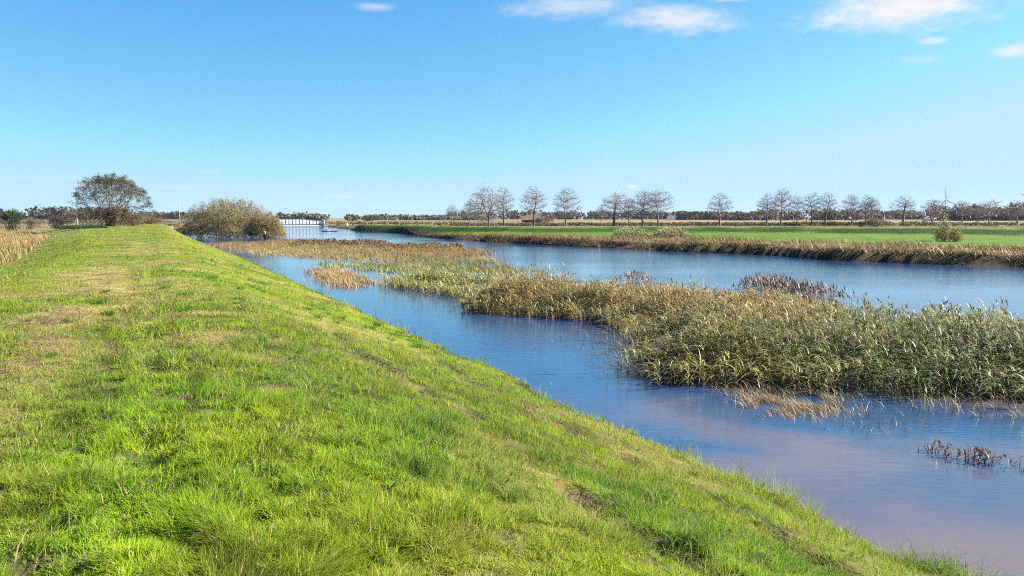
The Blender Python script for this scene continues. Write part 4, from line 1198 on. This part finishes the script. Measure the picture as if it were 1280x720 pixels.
def pole():
    d = 225; x = at_d(226, d); z = float(height(np.array([x]), np.array([d]))[0])
    t = thing('utility_pole', 'grey wooden pole standing left of the round willow bush', 'pole', (x, d, z))
    h = z_at(256, d) - z
    bm = bmesh.new(); bmesh.ops.create_cone(bm, cap_ends=True, segments=10, radius1=.15, radius2=.11, depth=h); bmesh.ops.translate(bm, vec=(0, 0, h / 2 - .1), verts=bm.verts)
    bm_obj('shaft', bm, M_WOODPOST, t)
    bm = bmesh.new(); bmesh.ops.create_cone(bm, cap_ends=True, segments=10, radius1=.14, radius2=.02, depth=.12); bmesh.ops.translate(bm, vec=(0, 0, h - .05), verts=bm.verts)
    bm_obj('cap', bm, M_DARKSTEEL, t)
pole()

def post(px, d, top, w, label, mat=None):
    x = at_d(px, d); z = float(height(np.array([x]), np.array([d]))[0]); h = max(.6, z_at(top, d) - z)
    bm = bmesh.new(); r = bmesh.ops.create_cone(bm, cap_ends=True, segments=8, radius1=w, radius2=w * .85, depth=h + .3)
    bmesh.ops.translate(bm, vec=(0, 0, h / 2 - .15), verts=bm.verts)
    r = bmesh.ops.create_cone(bm, cap_ends=True, segments=8, radius1=w * .85, radius2=w * .2, depth=w); bmesh.ops.translate(bm, vec=(0, 0, h + w / 2), verts=r['verts'])
    o = bm_obj('fence_post', bm, mat or M_WOODPOST); o.location = (x, d, z)
    tag(o, label, 'post')
post(98.5, 160, 274, .16, 'taller pale wooden post left of the dyke tree')
post(107.5, 158, 278, .11, 'shorter pale wooden post beneath the dyke tree')
post(685.5, 190, 272.5, .17, 'dark wooden gatepost between two bare trees beyond the far dyke', M_BARK)
def fence():
    d0 = 222
    t = thing('rail_fence', 'low dark rail fence across the far end of the near dyke', 'fence', (at_d(180, d0), d0, float(height(np.array([at_d(180, d0)]), np.array([d0]))[0])))
    L_ = 16
    for k in range(7):
        bm = bmesh.new(); box(bm, -L_ / 2 + k * L_ / 6, 0, .45, .12, .12, 1.1); bm_obj('post', bm, M_BARK, t, .01)
    for z in (.45, .85):
        bm = bmesh.new(); box(bm, 0, -.09, z, L_, .05, .14); bm_obj('rail', bm, M_BARK, t, .01)
fence()

def house(name, label, px, d, wid, dep, eave, ridge, wall, roof, chimney=True, zb=1.0, rot=0, extra=None):
    x = at_d(px, d)
    t = thing(name, label, 'house', (x, d, zb), rot)
    bm = bmesh.new(); box(bm, 0, 0, eave / 2 - .2, wid, dep, eave + .4); bm_obj('wall', bm, wall, t)
    bm = bmesh.new()
    o = .35
    prof = [(-dep / 2 - o, eave - .1), (0, ridge), (dep / 2 + o, eave - .1), (dep / 2 + o, eave + .12), (0, ridge + .25), (-dep / 2 - o, eave + .12)]
    a = [bm.verts.new((-wid / 2 - o, y, z)) for y, z in prof]; b = [bm.verts.new((wid / 2 + o, y, z)) for y, z in prof]
    for i in range(6):
        j = (i + 1) % 6; bm.faces.new([a[i], a[j], b[j], b[i]])
    for s_ in (a, b):
        bm.faces.new([s_[0], s_[1], s_[4], s_[5]]); bm.faces.new([s_[1], s_[2], s_[3], s_[4]])
    bmesh.ops.recalc_face_normals(bm, faces=bm.faces)
    rf = bm_obj('roof', bm, roof, t)
    for sx in (-1, 1):
        bm = bmesh.new()
        v = [bm.verts.new((sx * (wid / 2 - .05), -dep / 2, eave)), bm.verts.new((sx * (wid / 2 - .05), dep / 2, eave)), bm.verts.new((sx * (wid / 2 - .05), 0, ridge))]
        bm.faces.new(v); bm_obj('gable', bm, wall, t)
    if chimney:
        bm = bmesh.new(); box(bm, -wid * .36, 0, ridge + .45, .7, .7, 1.3); box(bm, -wid * .36, 0, ridge + 1.15, .85, .85, .15); bm_obj('chimney', bm, M_BRICK, rf)
    for k in (-.3, 0.02, .32):
        bm = bmesh.new(); box(bm, k * wid, -dep / 2 - .03, eave * .52, 1.0, .08, 1.1); w = bm_obj('window', bm, M_WHITE, t)
        bm = bmesh.new(); box(bm, k * wid, -dep / 2 - .075, eave * .52, .8, .03, .9); bm_obj('pane', bm, M_GLASS, w)
    return t
house('farmhouse', 'low brown brick farmhouse with chimney behind a lone bare tree', 664, 330, 7.5, 6, 1.5, 3.4, M_BRICK, M_ROOF)
house('farmhouse', 'white-walled farm building on the horizon left of dark woods', 838, 820, 6, 8, 3.2, 5.5, M_PLASTER, M_PLASTER, False, rot=R(80))
house('farmhouse', 'low red-roofed farm building beside the white tower', 1160, 640, 9, 6, 1.4, 3.6, M_PLASTER, plain_material('red_roof', (.36, .16, .13), .8, .2, 1, .2), False)
sh('bramble_shrub', 'russet scrub right of the brown farmhouse', 'shrub', 680, 322, 13, 270, [[.20, .12, .075], [.16, .10, .06]], 1500, .35, depth=.5)

def tower():
    d = 650; x = at_d(1153, d)
    t = thing('silo_tower', 'slim white tower beside the red-roofed farm building', 'tower', (x, d, 1.0))
    bm = bmesh.new(); bmesh.ops.create_cone(bm, cap_ends=True, segments=20, radius1=1.1, radius2=1.1, depth=7); bmesh.ops.translate(bm, vec=(0, 0, 3.4), verts=bm.verts); bm_obj('body', bm, M_WHITE, t)
    bm = bmesh.new(); bmesh.ops.create_cone(bm, cap_ends=True, segments=20, radius1=1.2, radius2=.1, depth=.8); bmesh.ops.translate(bm, vec=(0, 0, 7.3), verts=bm.verts); bm_obj('roof', bm, M_WHITE, t)
tower()

def turbine(px, py, d, blade, base_r, phase, label, yaw=0.2):
    x = at_d(px, d); hub = z_at(py, d)
    t = thing('wind_turbine', label, 'wind turbine', (x, d, 0), yaw, 'wind turbines on the horizon')
    bm = bmesh.new(); bmesh.ops.create_cone(bm, cap_ends=True, segments=16, radius1=base_r, radius2=base_r * .55, depth=hub); bmesh.ops.translate(bm, vec=(0, 0, hub / 2), verts=bm.verts); bm_obj('tower', bm, M_TURB, t)
    bm = bmesh.new(); box(bm, 0, .8, hub + .3, base_r * 1.3, base_r * 3.2, base_r * 1.3); bm_obj('nacelle', bm, M_TURB, t, .2)
    bm = bmesh.new(); bmesh.ops.create_uvsphere(bm, u_segments=12, v_segments=8, radius=base_r * .7); bmesh.ops.translate(bm, vec=(0, -base_r * 1.4, hub + .3), verts=bm.verts); bm_obj('hub', bm, M_TURB, t)
    for k in range(3):
        a = R(phase + 120 * k)
        bm = bmesh.new()
        prof = [(0, .35), (.12, .95), (.25, .9), (.6, .6), (.95, .25), (1, .08)]
        up_, dn = [], []
        for u, c_ in prof:
            for s_, lst in ((1, up_), (-1, dn)):
                X = s_ * c_ * blade * .075; Z = u * blade
                lst.append(((X * math.cos(a) + Z * math.sin(a)), -base_r * 1.4 - .0, -X * math.sin(a) + Z * math.cos(a) + hub + .3))
        f = [bm.verts.new(p) for p in up_ + dn[::-1]]
        fc = bm.faces.new(f)
        ex = bmesh.ops.extrude_face_region(bm, geom=[fc]); vv = [g for g in ex['geom'] if isinstance(g, bmesh.types.BMVert)]
        bmesh.ops.translate(bm, vec=(0, -.25, 0), verts=vv); bmesh.ops.recalc_face_normals(bm, faces=bm.faces)
        bm_obj('blade', bm, M_TURB, t)
M_TURB = plain_material('turbine_grey', (.42, .44, .47), .45, .04, .5, .02)
turbine(1179, 250.5, 1500, 21, 1.1, -8, 'nearest wind turbine with one blade upright, leftmost of the right-hand three')
turbine(1241, 254.5, 1750, 19, 1.2, -50, 'wind turbine with raised forked blades above the right-hand woods')
turbine(1281, 247, 1500, 21, 1.15, -70, 'wind turbine cut by the right edge of the picture')
turbine(50, 258.5, 2600, 17, 1.4, -70, 'pale distant wind turbine above the scrub at left', .1)
turbine(69, 260, 3000, 16, 1.4, -55, 'smaller pale distant turbine right of the other left one', .1)

# ------------------------------------------------------------------ people, kayak, dog
def skin_body(name, joints, edges, radii, mats, matfun, parent=None, sub=2):
    me = bpy.data.meshes.new(name); me.from_pydata([tuple(j) for j in joints], edges, []); me.update()
    o = bpy.data.objects.new('tmp_body', me); C.objects.link(o)
    o.modifiers.new('skin', 'SKIN'); s_ = o.modifiers.new('sub', 'SUBSURF'); s_.levels = sub; s_.render_levels = sub
    lay = me.skin_vertices[0].data
    for i, r in enumerate(radii): lay[i].radius = r if isinstance(r, tuple) else (r, r)
    lay[0].use_root = True
    dg = bpy.context.evaluated_depsgraph_get()
    m2 = bpy.data.meshes.new_from_object(o.evaluated_get(dg))
    bpy.data.objects.remove(o)
    m2.name = name
    m2.materials.clear()
    ob = new_obj(name, m2, mats, parent)
    for p in m2.polygons:
        p.use_smooth = True; p.material_index = matfun(p.center)
    return ob

def ball(name, c, r, mat, parent, sc=(1, 1, 1), cut=None):
    bm = bmesh.new(); bmesh.ops.create_uvsphere(bm, u_segments=14, v_segments=10, radius=r)
    if cut is not None: bmesh.ops.delete(bm, geom=[v for v in bm.verts if v.co.z < cut * r], context='VERTS')
    bmesh.ops.scale(bm, vec=sc, verts=bm.verts); bmesh.ops.translate(bm, vec=c, verts=bm.verts)
    for f in bm.faces: f.smooth = True
    return bm_obj(name, bm, mat, parent)

def standing(px, d, z, label, top, legs, cap, facing, elbow=.0, hip_hand=False, scale=1.0):
    x = at_d(px, d)
    t = thing('person', label, 'person', (x, d, z), facing)
    t.scale = (scale,) * 3
    J = [(0, 0, .96), (0, 0, 1.15), (0, 0, 1.38), (0, 0, 1.50), (0, -.01, 1.60), (0, -.02, 1.70),
         (-.19, 0, 1.42), (-.30, .04, 1.14), (-.20, -.10, .94) if hip_hand else (-.28, -.06, .90),
         (.19, 0, 1.42), (.33, .04, 1.16), (.17, -.08, 1.02) if hip_hand else (.27, -.06, .90),
         (-.10, 0, .88), (-.11, -.01, .48), (-.12, .02, .09), (-.13, -.13, .05),
         (.10, 0, .88), (.12, -.02, .48), (.13, .02, .09), (.14, -.13, .05)]
    E = [(0, 1), (1, 2), (2, 3), (3, 4), (4, 5), (2, 6), (6, 7), (7, 8), (2, 9), (9, 10), (10, 11), (0, 12), (12, 13), (13, 14), (14, 15), (0, 16), (16, 17), (17, 18), (18, 19)]
    Rr = [(.17, .12), (.17, .12), (.19, .13), .06, (.085, .095), (.08, .095), .08, .058, .042, .08, .058, .042, .10, .075, .055, .05, .10, .075, .055, .05]
    def mf(c):
        if c.z > 1.50: return 2
        if c.z > .93 or abs(c.x) > .24: return 0
        return 1
    skin_body('body', J, E, Rr, [top, legs, M_SKIN], mf, t)
    ball('cap', (0, -.005, 1.70), .112, cap, t, (1, 1.05, 1.0), cut=.0)
    ball('nose', (0, -.115, 1.64), .018, M_SKIN, t)
    for s_ in (-1, 1): ball('eye', (s_ * .035, -.10, 1.665), .011, M_DARKCLOTH, t)
    return t
c = at(332, 305)
standing(332, 113, -.15, 'person in dark clothes and pale cap standing by the marsh island, hand on hip', M_DARKCLOTH, M_DARKCLOTH, M_WHITECLOTH, R(200), hip_hand=True)
d_ = 247; x_ = at_d(434.5, d_)
standing(434.5, d_, float(height(np.array([x_]), np.array([d_]))[0]), 'distant person in white top and dark trousers on the far bank', M_WHITECLOTH, M_DARKCLOTH, M_WHITECLOTH, R(20))

def dog(px, d):
    x = at_d(px, d); z = float(height(np.array([x]), np.array([d]))[0])
    t = thing('dog', 'small dark dog on the green bank right of the distant walker', 'dog', (x, d, z), R(10))
    J = [(-.35, 0, .52), (0, 0, .50), (.30, 0, .53), (.45, 0, .70), (.55, 0, .80), (.72, 0, .76),
         (-.38, .08, .38), (-.30, .09, .24), (-.42, .09, .16), (-.38, .09, .03), (-.38, -.08, .38), (-.30, -.09, .24), (-.42, -.09, .16), (-.38, -.09, .03),
         (.30, .08, .36), (.30, .08, .18), (.31, .08, .03), (.30, -.08, .36), (.30, -.08, .18), (.31, -.08, .03), (-.55, 0, .62), (-.68, 0, .78),
         (.50, .06, .90), (.50, -.06, .90)]
    E = [(0, 1), (1, 2), (2, 3), (3, 4), (4, 5), (0, 6), (6, 7), (7, 8), (8, 9), (0, 10), (10, 11), (11, 12), (12, 13), (2, 14), (14, 15), (15, 16), (2, 17), (17, 18), (18, 19), (0, 20), (20, 21), (4, 22), (4, 23)]
    Rr = [.13, .14, .17, .10, .09, .045, .07, .05, .03, .035, .07, .05, .03, .035, .06, .04, .035, .06, .04, .035, .035, .02, .025, .025]
    skin_body('body', J, E, Rr, [M_FUR], lambda c: 0, t)
    ball('eye', (.62, -.05, .82), .015, M_GLASS, t); ball('eye', (.62, .05, .82), .015, M_GLASS, t)
dog(450.5, 224)

def kayak():
    c = at(412, 289.3)
    t = thing('kayak', 'long dark kayak low on the river below the far bank', 'kayak', (c[0], c[1], 0), R(-6))
    bm = bmesh.new()
    rings = []
    for u in np.linspace(-1, 1, 15):
        w = .31 * (1 - abs(u) ** 2.4) + .012; z0 = -.12 + .14 * abs(u) ** 3; zt = .17 + .12 * abs(u) ** 3
        ring = []
        for a in np.linspace(0, 2 * math.pi, 12, endpoint=False):
            zz = (z0 + zt) / 2 + math.sin(a) * (zt - z0) / 2
            ring.append(bm.verts.new((u * 2.1, math.cos(a) * w, zz)))
        rings.append(ring)
    for a, b in zip(rings, rings[1:]):
        for i in range(12): bm.faces.new([a[i], a[(i + 1) % 12], b[(i + 1) % 12], b[i]])
    bm.faces.new(rings[0]); bm.faces.new(rings[-1][::-1])
    bmesh.ops.recalc_face_normals(bm, faces=bm.faces)
    for f in bm.faces: f.smooth = True
    bm_obj('hull', bm, M_HULL, t)
    bm = bmesh.new()
    n = 20; prev = None; first = None
    vs = []
    for i in range(n):
        a = 2 * math.pi * i / n
        vs.append([bm.verts.new((-.75 + math.cos(a) * r, math.sin(a) * r * .55, z)) for r, z in ((.42, .15), (.42, .22), (.36, .22), (.36, .14))])
    for i in range(n):
        for k in range(4): bm.faces.new([vs[i][k], vs[i][(k + 1) % 4], vs[(i + 1) % n][(k + 1) % 4], vs[(i + 1) % n][k]])
    bmesh.ops.recalc_face_normals(bm, faces=bm.faces)
    bm_obj('cockpit_rim', bm, M_DARKSTEEL, t)
    p = thing('person', 'paddler in purple and white sitting in the dark kayak', 'person', (c[0] - .75 * math.cos(R(-6)), c[1] - .75 * math.sin(R(-6)), .0), R(-6))
    J = [(0, 0, .18), (.02, 0, .45), (.05, 0, .68), (.07, 0, .80), (.09, 0, .92), (.10, 0, 1.0), (.05, .19, .72), (.18, .30, .50), (.42, .30, .52), (.05, -.19, .72), (.18, -.32, .52), (.42, -.28, .60),
         (.30, .10, .20), (.62, .10, .17), (.30, -.10, .20), (.62, -.10, .17)]
    E = [(0, 1), (1, 2), (2, 3), (3, 4), (4, 5), (2, 6), (6, 7), (7, 8), (2, 9), (9, 10), (10, 11), (0, 12), (12, 13), (0, 14), (14, 15)]
    Rr = [(.16, .15), (.16, .13), (.18, .14), .06, .09, .085, .08, .055, .04, .08, .055, .04, .09, .07, .09, .07]
    skin_body('body', J, E, Rr, [M_PURPLE, M_WHITECLOTH, M_SKIN], lambda q: 2 if q.z > .82 else (1 if q.z < .34 and q.y < 0 else 0), p)
    ball('cap', (.10, 0, 1.0), .105, M_DARKCLOTH, p, cut=.0)
    ball('nose', (.20, 0, .95), .018, M_SKIN, p)
    pd = thing('paddle', 'white-bladed paddle held by the kayak paddler', 'paddle', (c[0] - .32, c[1] - .02, .56), R(-6))
    bm = bmesh.new(); bmesh.ops.create_cone(bm, cap_ends=True, segments=8, radius1=.016, radius2=.016, depth=1.7)
    bmesh.ops.rotate(bm, cent=(0, 0, 0), matrix=Matrix.Rotation(R(80), 3, 'X'), verts=bm.verts); bm_obj('shaft', bm, M_DARKSTEEL, pd)
    for s_ in (-1, 1):
        bm = bmesh.new(); bmesh.ops.create_uvsphere(bm, u_segments=10, v_segments=8, radius=1); bmesh.ops.scale(bm, vec=(.02, .22, .09), verts=bm.verts)
        bmesh.ops.rotate(bm, cent=(0, 0, 0), matrix=Matrix.Rotation(R(-10), 3, 'X'), verts=bm.verts)
        bmesh.ops.translate(bm, vec=(0, s_ * 1.0, -s_ * .17), verts=bm.verts); bm_obj('blade', bm, M_WHITE, pd)
kayak()

# ------------------------------------------------------------------ the air
def air():
    m, nt, out = nodes_of('air')
    v = nt.nodes.new('ShaderNodeVolumePrincipled'); v.inputs['Density'].default_value = HAZE
    v.inputs['Color'].default_value = (.78, .86, 1.0, 1); v.inputs['Anisotropy'].default_value = .2
    nt.links.new(v.outputs[0], out.inputs['Volume'])
    bm = bmesh.new(); box(bm, 0, 1400, 29, 5600, 4600, 64); o = bm_obj('haze', bm, m)
    o['kind'] = 'stuff'; o['label'] = 'thin bluish autumn haze over the whole marsh'; o['category'] = 'haze'
HAZE = .00003
if HAZE: air()
